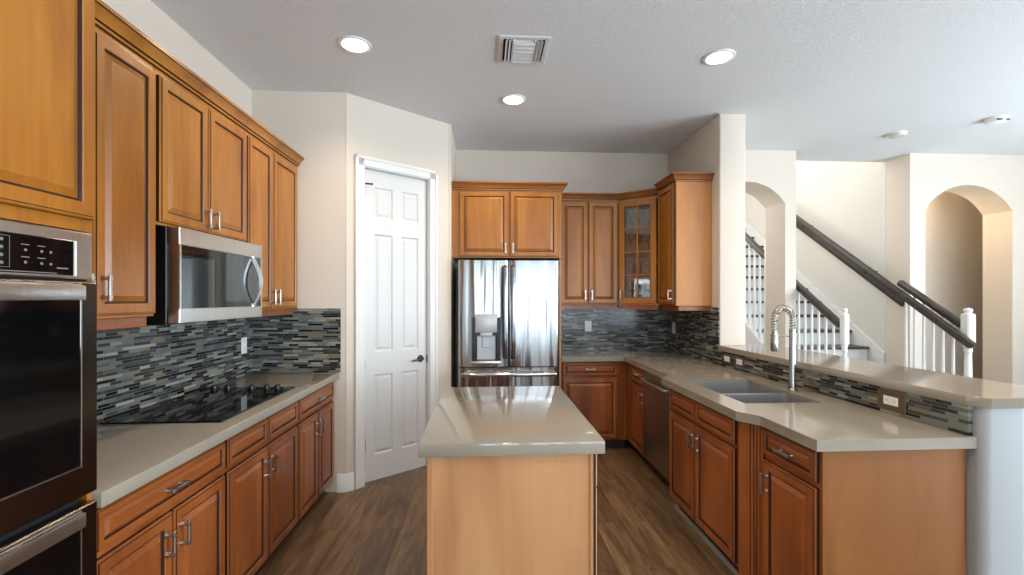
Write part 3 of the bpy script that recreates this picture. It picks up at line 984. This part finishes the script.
# door in its own rotated mesh
b = MB()
fw = 0.058
x0, x1, z0, z1 = 0.014, CW - 0.014, 0.012, 1.030
th = 0.021
b.box(x0, x0 + fw, -th, -0.0005, z0, z1, bev=0.003); b.box(x1 - fw, x1, -th, -0.0005, z0, z1, bev=0.003)
b.box(x0 + fw, x1 - fw, -th, -0.0005, z0, z0 + fw, bev=0.003); b.box(x0 + fw, x1 - fw, -th, -0.0005, z1 - fw, z1, bev=0.003)
for q in ((x0 + fw - 0.001, x0 + fw + 0.005, z0 + fw, z1 - fw), (x1 - fw - 0.005, x1 - fw + 0.001, z0 + fw, z1 - fw), (x0 + fw, x1 - fw, z0 + fw - 0.001, z0 + fw + 0.005), (x0 + fw, x1 - fw, z1 - fw - 0.005, z1 - fw + 0.001)):
    b.box(q[0], q[1], -0.016, -0.002, q[2], q[3], m=1)
xm = (x0 + x1) / 2
b.box(xm - 0.007, xm + 0.007, -0.018, -0.004, z0 + fw, z1 - fw, bev=0.002)
gz0, gz1 = z0 + fw, z1 - fw
for i in (1, 2, 3):
    zz = gz0 + (gz1 - gz0) * i / 4
    b.box(x0 + fw, x1 - fw, -0.018, -0.004, zz - 0.007, zz + 0.007, bev=0.002)
cdoor = b.build('door', [M['wood_up'], M['glaze']], cc); cdoor.rotation_euler = (0, 0, cang)
b = MB(); b.box(x0 + fw, x1 - fw, -0.009, -0.006, gz0, gz1); b.build('glass_pane', M['glass'], cdoor, smooth=0)
make_handle(cdoor, x0 + 0.028, 0.10, True)
# right wall unit
wall_cabinet('wall_cabinet', 'brown wall cabinet with plain side panel, on the right wall before the pillar', (1.662, 4.256, 1.412), -H, 0.370, 1.090, 0.318,
             [(0.010, 0.356, 0.012, 1.075, (0.324, 0.095, True))])
sp_ = bpy.data.objects[[o.name for o in bpy.data.objects if o.name.startswith('wall_cabinet') and 'before the pillar' in o.get('label', '')][0]]
b = MB(); b.box(0.3705, 0.3785, 0.004, 0.318, 0.0, 1.09, bev=0.001); b.build('side_panel', M['panel_dk'], sp_)
b = MB(); b.box(0.340, 0.3575, 0.050, 0.316, -0.045, -0.0005, bev=0.003); b.build('light_rail', M['wood_lo'], sp_)  # side rail in the same darker wood, its shade given by colour
b = MB(); b.sweep(CROWN, [(0.768, 4.522), (P0.x, P0.y), (P1.x, P1.y + 0.001)], CM, 2.4585)
b.box(0.742, 1.34, 4.524, 4.842, 2.4585, 2.475)
tag(b.build('crown_molding', [M['crown_dk'], M['glaze']]), 'brown crown moulding over the back wall cabinet and the glass corner cabinet', 'crown moulding')
b = MB(); b.sweep(CROWN, [(1.662, 4.256), (1.662, 3.877), (1.982, 3.877)], CM, 2.4985)
b.box(1.664, 1.982, 3.879, 4.254, 2.5025, 2.52)
tag(b.build('crown_molding', [M['crown_dk'], M['glaze']]), 'raised brown crown moulding on the right wall cabinet before the pillar', 'crown moulding')

# glasses behind the panes
def glass_mesh(kind, s=1.0):
    b = MB()
    if kind == 'wine':
        pr = [(0, 0.0), (0.034, 0.0), (0.033, 0.003), (0.006, 0.008), (0.0045, 0.02), (0.0045, 0.085), (0.012, 0.095), (0.034, 0.118), (0.041, 0.145), (0.038, 0.18), (0.032, 0.205), (0.031, 0.205), (0.037, 0.18), (0.0395, 0.145), (0.032, 0.12), (0, 0.10)]
    else:
        pr = [(0, 0.0), (0.030, 0.0), (0.033, 0.01), (0.038, 0.14), (0.037, 0.14), (0.032, 0.012), (0, 0.010)]
    b.lathe([(r * s, h * s) for r, h in pr], seg=20)
    return b


nrm = Vector((cd.y, -cd.x))
shelf_w = ['bottom', 'second', 'third', 'top']
SZ = [0.02] + SHZ
for i in range(4):
    for side, u in (('left', 0.27), ('right', 0.70)):
        for depth, dd in (('front', 0.085), ('rear', 0.19)):
            kind = 'wine' if (i in (0, 2, 3)) else 'tumbler'
            p = P0 + cd * (CW * (u + (0.05 if depth == 'rear' else -0.02))) - nrm * dd
            o = glass_mesh(kind, 1.0 if i != 3 else 0.95).build('wine_glass' if kind == 'wine' else 'tumbler', M['drink'], loc=(p.x, p.y, 1.412 + SZ[i] + 0.0005))
            tag(o, 'clear %s, %s shelf of the corner cabinet, %s pane, %s one' % ('stemmed wine glass' if kind == 'wine' else 'straight tumbler', shelf_w[i], side, depth), 'glass', 'glasses in the corner cabinet')

# ------------------------------------------------------------------ right and back base units
base_cabinet('base_cabinet', 'brown base cabinet on the back wall, right of the refrigerator', (0.742, 4.382, 0), 0, 0.644, 0.455,
             [('drawer', 0.010, 0.545, RT, DT, (0.275, 0.79, False)), ('door', 0.010, 0.545, DB, RB)])
FR = 1.387
base_cabinet('base_cabinet', 'narrow brown base cabinet in the corner beside the dishwasher', (FR, 4.380, 0), -H, 0.532, 0.575,
             [('drawer', 0.155, 0.520, RT, DT, (0.34, 0.79, False)), ('door', 0.155, 0.520, DB, RB, (0.485, 0.598, True))])
dw = thing('dishwasher', 'dark stainless dishwasher between corner cabinet and sink cabinet', 'dishwasher', (FR, 3.846, 0), -H)
b = MB(); b.box(0.004, 0.596, 0.006, 0.57, 0.11, 0.862); b.build('body', M['matte_black'], dw, smooth=0)
b = MB(); b.box(0.004, 0.596, -0.026, 0.004, 0.115, 0.858, bev=0.006, seg=2); dd_ = b.build('door', M['steel_dw'], dw)
b = MB(); b.tube([(0.03, -0.026, 0.79), (0.035, -0.055, 0.79), (0.06, -0.066, 0.79), (0.54, -0.066, 0.79), (0.565, -0.055, 0.79), (0.57, -0.026, 0.79)], 0.012, 12); b.build('handle', M['steel'], dd_)
b = MB(); b.box(0.006, 0.594, 0.055, 0.07, 0.001, 0.108); b.build('toe_kick', M['toe'], dw, smooth=0)
FS = 1.297
sb = base_cabinet('sink_cabinet', 'brown base cabinet with two doors and false drawer fronts under the sink', (FS, 3.120, 0), -H, 0.862, 0.10,
                  [('drawer', 0.030, 0.412, RT, DT), ('drawer', 0.424, 0.848, RT, DT), ('door', 0.030, 0.414, DB, RB, (0.384, 0.598, True)), ('door', 0.422, 0.848, DB, RB, (0.452, 0.598, True))], group='base cabinets')
b = MB(); b.box(0.002, 0.018, 0.10, 0.68, 0.092, 0.866); b.box(0.844, 0.860, 0.10, 0.68, 0.092, 0.866); b.box(0.018, 0.844, 0.10, 0.68, 0.092, 0.11); b.build('carcass', M['wood_lo'], sb, smooth=0)
b = MB(); b.box(0.001, 0.861, 0.030, 0.0515, 0.001, 0.030, bev=0.004); b.build('shoe_strip', M['shoe'], sb)
# fluted pilaster on the diagonal
Q0 = Vector((1.297, 2.254)); Q1 = Vector((1.360, 2.142))
qd = Q1 - Q0; QL = qd.length
fp = thing('fluted_pilaster', 'angled fluted brown pilaster between sink cabinet and peninsula end cabinet', 'pilaster', (Q0.x, Q0.y, 0), math.atan2(qd.y, qd.x))
b = MB(); b.box(0.004, QL - 0.004, 0.0, 0.012, 0.001, 0.866); b.build('backing', M['wood_lo'], fp, smooth=0)
b = MB(); b.box(0.003, 0.060, -0.012, -0.0021, 0.001, 0.866, bev=0.003); b.build('flat_post', M['wood_lo'], fp)
for i in range(4):
    x = 0.070 + 0.0165 * i
    b = MB(); b.lathe([(0.0, 0.002), (0.0068, 0.004), (0.0068, 0.862), (0, 0.864)], (x, -0.004, 0.0), seg=12); b.build('reed', M['wood_lo'], fp)
b = MB(); b.box(0.004, QL - 0.004, -0.002, -0.0001, 0.001, 0.866); b.build('groove', M['glaze'], fp, smooth=0)
FE = 1.362
ec = base_cabinet('base_cabinet', 'brown single door base cabinet ending the peninsula, with plain maple side panel', (FE, 2.140, 0), -H, 0.372, 0.628,
                  [('drawer', 0.010, 0.362, RT, DT, (0.185, 0.79, False)), ('door', 0.010, 0.362, DB, RB, (0.045, 0.598, True))])
b = MB(); b.box(0.3725, 0.3800, -0.001, 0.610, 0.001, 0.866, bev=0.001); b.build('side_panel', M['panel_end'], ec)

# L shaped worktop with the sink cut out
SX0, SX1, SY0, SY1 = 1.392, 1.828, 2.365, 3.062
b = MB()
XW = XR - 0.0105
XP = 1.9755
Z0, Z1 = 0.868, 0.914
b.prism([(0.736, 4.337), (1.345, 4.337), (1.345, 3.262), (1.252, 3.165), (1.252, SY1), (XP, SY1), (XP, 3.7435), (XW, 3.7435), (XW, YB - 0.0105), (0.736, YB - 0.0105)], Z0, Z1)
b.prism([(1.252, SY0), (SX0, SY0), (SX0, SY1), (1.252, SY1)], Z0, Z1)
b.prism([(SX1, SY0), (XP, SY0), (XP, SY1), (SX1, SY1)], Z0, Z1)
b.prism([(1.252, 2.205), (1.318, 2.105), (1.318, 1.735), (XP + 0.023, 1.735), (XP + 0.023, 1.751), (XP, 1.751), (XP, SY0), (1.252, SY0)], Z0, Z1)
bmesh.ops.remove_doubles(b.bm, verts=b.bm.verts, dist=1e-5)
tag(b.build('countertop', M['quartz'], smooth=0), 'L shaped grey quartz countertop with the sink cut into it', 'countertop')

# sink
sk = thing('kitchen_sink', 'stainless double bowl undermount sink in the right countertop', 'sink', (0, 0, 0))
def bowl(x0, x1, y0, y1, zt, depth):
    b = MB()
    r = 0.03
    def ring(ins, z, rr):
        pts = []
        for cx, cy, a in ((x1 - ins - rr, y1 - ins - rr, 0), (x0 + ins + rr, y1 - ins - rr, 90), (x0 + ins + rr, y0 + ins + rr, 180), (x1 - ins - rr, y0 + ins + rr, 270)):
            for i in range(5):
                t = math.radians(a + 90 * i / 4)
                pts.append(b.bm.verts.new((cx + rr * math.cos(t), cy + rr * math.sin(t), z)))
        return pts
    rs = [ring(0, zt, r), ring(0.004, zt - depth + 0.03, r), ring(0.03, zt - depth, r)]
    fs = []
    for A_, B_ in zip(rs, rs[1:]):
        n = len(A_)
        for i in range(n):
            fs.append(b.bm.faces.new((A_[i], B_[i], B_[(i + 1) % n], A_[(i + 1) % n])))
    b.bm.faces.new(rs[-1])
    outer = [ring(-0.003, zt, r), ring(-0.001, zt - depth + 0.03, r), ring(0.027, zt - depth - 0.003, r)]
    for A_, B_ in zip(outer, outer[1:]):
        n = len(A_)
        for i in range(n):
            b.bm.faces.new((A_[i], A_[(i + 1) % n], B_[(i + 1) % n], B_[i]))
    n = len(rs[0])
    for i in range(n):
        b.bm.faces.new((rs[0][i], rs[0][(i + 1) % n], outer[0][(i + 1) % n], outer[0][i]))
    b.bm.faces.new(outer[-1][::-1])
    cx, cy = (x0 + x1) / 2, (y0 + y1) / 2
    bmesh.ops.recalc_face_normals(b.bm, faces=b.bm.faces)
    o = b.build('bowl', M['steel_sink'], sk)
    b = MB(); b.lathe([(0.042, 0.0005), (0.042, 0.002), (0.03, 0.003), (0.028, 0.001), (0, 0.001)], (cx, cy, zt - depth), seg=20); b.build('drain', M['chrome'], o)
YD = 2.665
bowl(SX0 + 0.005, SX1 - 0.005, YD + 0.012, SY1 - 0.005, 0.900, 0.22)
bowl(SX0 + 0.005, SX1 - 0.005, SY0 + 0.005, YD - 0.012, 0.900, 0.22)
b = MB(); b.box(SX0 + 0.004, SX1 - 0.004, YD - 0.0085, YD + 0.0085, 0.80, 0.8995, bev=0.003, seg=2); b.build('divider', M['steel'], sk)

# spring faucet
fa = thing('kitchen_faucet', 'tall stainless spring neck faucet behind the sink', 'faucet', (1.885, 2.69, 0.9145))
b = MB(); b.lathe([(0, 0), (0.028, 0), (0.028, 0.006), (0.022, 0.012), (0.021, 0.09), (0.0185, 0.10), (0.017, 0.36), (0.019, 0.362), (0.019, 0.372), (0, 0.372)], seg=20); b.build('body', M['faucet_steel'], fa)
arcx, arr, zc = -0.057, 0.057, 0.43
arc = [(0, 0, 0.372), (0, 0, 0.40)] + [(arcx + arr * math.cos(t), 0, zc + 0.075 * math.sin(t)) for t in [PI * i / 16 for i in range(17)]] + [(-0.114, 0, 0.40), (-0.114, 0, 0.36)]
b = MB(); b.tube(arc, 0.0095, 10); b.build('hose', M['cream_det'], fa)
# the coil
dens = []
for p, q in zip(arc, arc[1:]):
    for i in range(24):
        dens.append(Vector(p).lerp(Vector(q), i / 24))
L = [0]
for p, q in zip(dens, dens[1:]):
    L.append(L[-1] + (q - p).length)
pts = []
for i, p in enumerate(dens):
    tg = (dens[min(i + 1, len(dens) - 1)] - dens[max(0, i - 1)]).normalized()
    n1 = Vector((0, 1, 0)); n2 = tg.cross(n1)
    a = 2 * PI * L[i] / 0.0165
    pts.append(p + (n1 * math.cos(a) + n2 * math.sin(a)) * 0.0175)
b = MB(); b.tube(pts, 0.0030, 5); b.build('spring', M['faucet_steel'], fa)
b = MB(); b.lathe([(0, 0), (0.017, 0), (0.021, 0.01), (0.021, 0.07), (0.016, 0.095), (0.015, 0.125), (0, 0.125)], (-0.114, 0, 0.238), seg=18); b.build('spray_head', M['faucet_steel'], fa)
b = MB(); b.tube([(0, 0, 0.325), (-0.04, 0, 0.335), (-0.098, 0, 0.335)], 0.0045, 8); b.lathe([(0.017, 0), (0.021, 0), (0.021, 0.012), (0.017, 0.012)], (-0.114, 0, 0.329), seg=18); b.build('docking_arm', M['faucet_steel'], fa)
b = MB(); b.lathe([(0, 0), (0.013, 0), (0.013, 0.03), (0, 0.032)], (0.018, 0, 0.062), (1, 0, 0), 14); b.tube([(0.042, 0, 0.062), (0.056, -0.02, 0.072), (0.064, -0.06, 0.085)], [0.006, 0.006, 0.0045], 8); b.build('lever', M['faucet_steel'], fa)

# bar top
b = MB(); b.prism([(1.966, 1.752), (2.020, 1.700), (2.452, 1.700), (2.452, 3.74), (2.34, 3.87), (2.216, 3.87), (2.216, 3.7435), (1.966, 3.7435)], 1.0385, 1.080, bev=0.002)
tag(b.build('bar_top', M['quartz']), 'raised grey quartz bar top on the half wall behind the sink', 'countertop')


# ------------------------------------------------------------------ outlets
def outlet(label, loc, rotz, w=0.072, h=0.116, plate='white_plastic', horizontal=False):
    t = thing('wall_outlet', label, 'outlet', loc, rotz, 'outlets on the tile backsplash')
    if horizontal:
        w, h = h, w
    b = MB(); b.box(-w / 2, w / 2, -0.006, -0.0002, -h / 2, h / 2, bev=0.002); b.build('cover_plate', M[plate], t)
    iw, ih = (0.034, 0.068) if not horizontal else (0.080, 0.042)
    b = MB(); b.box(-iw / 2, iw / 2, -0.0085, -0.006, -ih / 2, ih / 2, bev=0.001); ins = b.build('socket', M['white_plastic'], t)
    b = MB()
    for s in (-1, 1):
        cx, cz = (0, s * 0.02) if not horizontal else (s * 0.02, 0)
        for e in (-1, 1):
            b.box(cx + e * 0.006 - 0.001, cx + e * 0.006 + 0.001, -0.0090, -0.0084, cz - 0.004, cz + 0.004)
    b.build('slots', M['slot'], ins, smooth=0)
    return t


outlet('white outlet on the left tile backsplash beside the cooktop', (XL + 0.0102, 3.415, 1.135), H)
outlet('white outlet on the back wall tile, right of the refrigerator', (1.108, YB - 0.0102, 1.178), 0)
outlet('white outlet on the right wall tile, under the cabinet by the corner', (XR - 0.0102, 4.66, 1.165), -H)
outlet('grey framed outlet under the bar, farther of the pair behind the sink', (1.9758, 3.60, 0.984), -H, 0.074, 0.112, 'slot', True)
outlet('grey framed outlet under the bar, nearer of the pair behind the sink', (1.9758, 3.42, 0.984), -H, 0.074, 0.112, 'slot', True)
outlet('brown framed outlet under the bar near the peninsula end', (1.9758, 2.10, 0.980), -H, 0.094, 0.155, 'brown_plate', True)

# ------------------------------------------------------------------ ceiling fittings
for lab, x, y in (('round white recessed ceiling light above the left counter', -0.804, 2.871), ('round white recessed ceiling light above the sink side', 1.522, 2.88), ('round white recessed ceiling light nearest the refrigerator', 0.225, 3.593)):
    t = thing('recessed_light', lab, 'ceiling light', (x, y, CZ), 0, 'recessed kitchen lights')
    b = MB(); b.lathe([(0.098, -0.0005), (0.098, -0.006), (0.082, -0.009), (0.076, -0.005), (0.076, -0.0005)], seg=36); b.build('trim_ring', M['white_plastic'], t)
    b = MB(); b.lathe([(0, -0.004), (0.0755, -0.004), (0.0755, -0.001), (0, -0.001)], seg=32); b.build('lens', M['lens'], t)
    lamp('downlight', 'SPOT', (0, 0, -0.02), (0, 0, 0), 40, (1.0, 0.78, 0.54), 0.07, spot=math.radians(150), blend=0.9, parent=t)
# unseen downlights added for extra light in the room, outside the frame
for x, y, pw_ in ((0.1, 0.5, 50), (1.5, 0.9, 50), (3.6, 1.5, 30), (4.3, 3.0, 22)):
    lamp('downlight', 'SPOT', (x, y, CZ - 0.02), (0, 0, 0), pw_, (1.0, 0.80, 0.58), 0.07, spot=math.radians(150), blend=0.9)

v = thing('ceiling_vent', 'square white air vent with louvers in the kitchen ceiling', 'vent', (0.24, 2.868, CZ))
b = MB()
S = 0.155
for x0, x1, y0, y1 in ((-S, S, -S, -S + 0.028), (-S, S, S - 0.028, S), (-S, -S + 0.028, -S + 0.028, S - 0.028), (S - 0.028, S, -S + 0.028, S - 0.028)):
    b.box(x0, x1, y0, y1, -0.009, -0.0005, bev=0.002)
b.build('frame', M['vent_white'], v)
b = MB(); b.box(-S + 0.028, S - 0.028, -S + 0.028, S - 0.028, -0.0015, -0.0006); b.build('duct_backing', M['matte_black'], v, smooth=0)
for x in (-0.068, 0.068):
    b = MB(); b.box(x - 0.004, x + 0.004, -S + 0.028, S - 0.028, -0.018, -0.0016); b.build('divider', M['vent_white'], v, smooth=0)
for i in range(6):
    y = -0.108 + i * 0.042
    tilt = 0.012 if i < 3 else 0.009
    b = MB(); b.bar((-0.063, y, -0.012), (0.063, y, -0.012), 0.044, 0.0018, up=(0, tilt / 0.018, 1)); b.build('slat', M['vent_white'], v, smooth=0)
for s in (-1, 1):
    for x in (0.085, 0.106):
        b = MB(); b.bar((s * x, -S + 0.03, -0.012), (s * x, S - 0.03, -0.012), 0.02, 0.0018, up=(s * 0.9, 0, 1)); b.build('slat', M['vent_white'], v, smooth=0)

sm = thing('smoke_detector', 'small cream smoke detector on the ceiling in front of the stairs', 'smoke detector', (3.93, 4.12, CZ))
b = MB(); b.lathe([(0.072, -0.0005), (0.072, -0.012), (0.062, -0.03), (0.035, -0.036), (0, -0.037)], seg=28); b.build('housing', M['cream_det'], sm)
b = MB(); b.lathe([(0.078, -0.0005), (0.078, -0.006), (0.072, -0.008)], seg=28); b.build('base_ring', M['white_plastic'], sm)
sm = thing('smoke_detector', 'white smoke detector with dark slots on the ceiling near the right edge', 'smoke detector', (4.46, 3.72, CZ))
b = MB(); b.lathe([(0.076, -0.0005), (0.076, -0.016), (0.066, -0.036), (0.04, -0.042), (0, -0.043)], seg=28); b.build('housing', M['white_plastic'], sm)
b = MB(); b.box(-0.058, -0.014, -0.068, -0.052, -0.036, -0.024, bev=0.002); b.box(0.008, 0.048, -0.070, -0.054, -0.036, -0.024, bev=0.002); b.build('sounder_slots', M['black'], sm)

# ------------------------------------------------------------------ stairs
st = thing('staircase', 'white staircase with dark wood treads rising beyond the bar', 'staircase', (0, 0, 0))
Y0, RUN, RISE, NS = 4.16, 0.2575, 0.18, 16
SXA, SXB = 3.335, 4.575
for kk in range(1, NS + 1):
    y = Y0 + RUN * (kk - 1); z = RISE * kk
    xa, xb = (SXA, SXB) if kk > 2 else (3.335, 4.495)
    b = MB(); b.box(xa, xb, y - 0.028, y + RUN, z - 0.032, z, bev=0.006, seg=2); b.build('tread', M['tread'], st)
    b = MB(); b.box(xa + 0.002, xb - 0.002, y + 0.001, y + RUN - 0.002, 0.001 if kk < 3 else z - RISE - 0.03, z - 0.033); b.build('riser', M['white'], st, smooth=0)
b = MB()
sl = RISE / RUN
def noz(y):
    return RISE + (y - Y0) * sl
b.prism([(4.98, 0.001), (8.39, 0.001), (8.39, noz(8.39) + 0.10), (4.98, noz(4.98) + 0.10)], 4.577, 4.598, 'x')
b.build('skirt_board', M['white'], st, smooth=0)
b = MB()
b.prism([(5.012, 0.001), (8.39, 0.001), (8.39, noz(8.39) + 0.02), (5.012, noz(5.012) + 0.02)], 3.27, 3.333, 'x')
b.build('closed_stringer', M['white'], st, smooth=0)
b = MB(); b.prism([(4.13, 0.001), (4.668, 0.001), (4.668, noz(4.668) - 0.05), (4.13, 0.13)], 3.316, 3.334, 'x'); b.prism([(4.13, 0.001), (4.668, 0.001), (4.668, noz(4.668) - 0.05), (4.13, 0.13)], 4.496, 4.512, 'x')
b.build('open_stringer', M['white'], st, smooth=0)


def newel(parent, x, y, zb, zbox0, zbox1, w=0.098):
    b = MB()
    b.box(x - w / 2, x + w / 2, y - w / 2, y + w / 2, zb, zb + 0.25, bev=0.004)
    h0, h1 = zb + 0.25, zbox0
    q = w / 0.098
    b.lathe([(r_ * q, h_) for r_, h_ in [(0.045, h0), (0.03, h0 + 0.02), (0.038, h0 + 0.05), (0.044, h0 + 0.12), (0.032, h1 - 0.10), (0.030, h1 - 0.07), (0.042, h1 - 0.05), (0.034, h1 - 0.035), (0.046, h1 - 0.008), (0.046, h1)]], (x, y, 0), seg=18)
    b.box(x - w / 2, x + w / 2, y - w / 2, y + w / 2, zbox0, zbox1, bev=0.010)
    b.lathe([(r_ * q, h_) for r_, h_ in [(0.04, zbox1 - 0.001), (0.03, zbox1 + 0.012), (0.040, zbox1 + 0.022), (0.042, zbox1 + 0.034), (0.030, zbox1 + 0.048), (0, zbox1 + 0.054)]], (x, y, 0), seg=18)
    return b.build('newel_post', M['white'], parent)


def baluster(parent, x, y, z0, z1):
    b = MB()
    h = z1 - z0
    b.box(x - 0.016, x + 0.016, y - 0.016, y + 0.016, z0, z0 + 0.16 * h, bev=0.002)
    b.lathe([(0.016, 0.16 * h), (0.010, 0.18 * h), (0.015, 0.22 * h), (0.0165, 0.32 * h), (0.0135, 0.6 * h), (0.0105, h)], (x, y, z0), seg=10)
    return b.build('baluster', M['white'], parent)


def rail_mesh(parent, p, q, name='handrail', w=0.06, h=0.062):
    b = MB(); b.bar(p, q, w, h, bev=0.014)
    return b.build(name, M['rail'], parent)


RZ = lambda y: 1.215 + (y - 4.0) * 0.655
for lab, x, dy in (('short white stair balustrade with dark rail, left side by the arch', 3.365, 0.11), ('short white stair balustrade with dark rail, right side by the niche', 4.475, 0.0)):
    t = thing('stair_balustrade', lab, 'railing', (0, 0, 0), 0, 'stair balustrades')
    newel(t, x, 3.965 + dy, 0.001, 1.04, 1.335, 0.060 if x < 4 else 0.080)
    y1 = 4.664 if x > 4 else 4.96
    rail_mesh(t, (x, 4.006 + dy, RZ(4.006)), (x, y1, RZ(y1 - dy)))
    for i in range(6):
        y = 4.10 + dy + 0.098 * i
        z = 0.001 if y < Y0 - 0.03 else RISE * (1 + math.floor((y - Y0 + 0.028) / RUN)) + 0.0005
        baluster(t, x, y, z, RZ(y - dy) - 0.034)
t = thing('stair_balustrade', 'white stair balustrade with dark rail seen through the left arch', 'railing', (0, 0, 0), 0, 'stair balustrades')
RZ2 = lambda y: 1.975 + (y - 5.187) * 0.70
newel(t, 3.305, 5.09, noz(5.09) + 0.03, 1.83, 2.10)
rail_mesh(t, (3.305, 5.14, RZ2(5.14)), (3.305, 8.3, RZ2(8.3)))
for i in range(28):
    y = 5.19 + 0.107 * i
    baluster(t, 3.305, y, noz(y) + 0.022, RZ2(y) - 0.036)

hr = thing('wall_handrail', 'long dark wooden handrail running down the stair wall to the newel post', 'handrail', (0, 0, 0))
hx = 4.40
HZ = lambda y: 1.045 + (y - 3.86) * 0.672
rail_mesh(hr, (hx, 3.86, HZ(3.86)), (hx, 8.2, HZ(8.2)), 'rail', 0.058, 0.066)
b = MB(); b.bar((4.585, 4.72, 1.425), (4.585, 8.2, 1.425 + 3.48 * 0.672), 0.026, 0.10, bev=0.004); b.build('backing_board', M['rail'], hr)
for y in (5.06, 6.1, 7.3):
    b = MB(); b.tube([(4.573, y, HZ(y) - 0.06), (4.50, y, HZ(y) - 0.09), (4.42, y, HZ(y) - 0.075), (hx, y, HZ(y) - 0.035)], 0.009, 8); b.build('bracket', M['bronze'], hr)
b = MB(); b.tube([(4.426, 3.965, 1.14), (4.41, 3.965, 1.13), (hx, 3.965, HZ(3.965) - 0.01)], 0.009, 8); b.build('bracket', M['bronze'], hr)

# warm accent lamp inside the niche
lamp('niche_accent', 'POINT', (4.84, 5.30, 2.78), (0, 0, 0), 18, (1.0, 0.82, 0.54), 0.06)
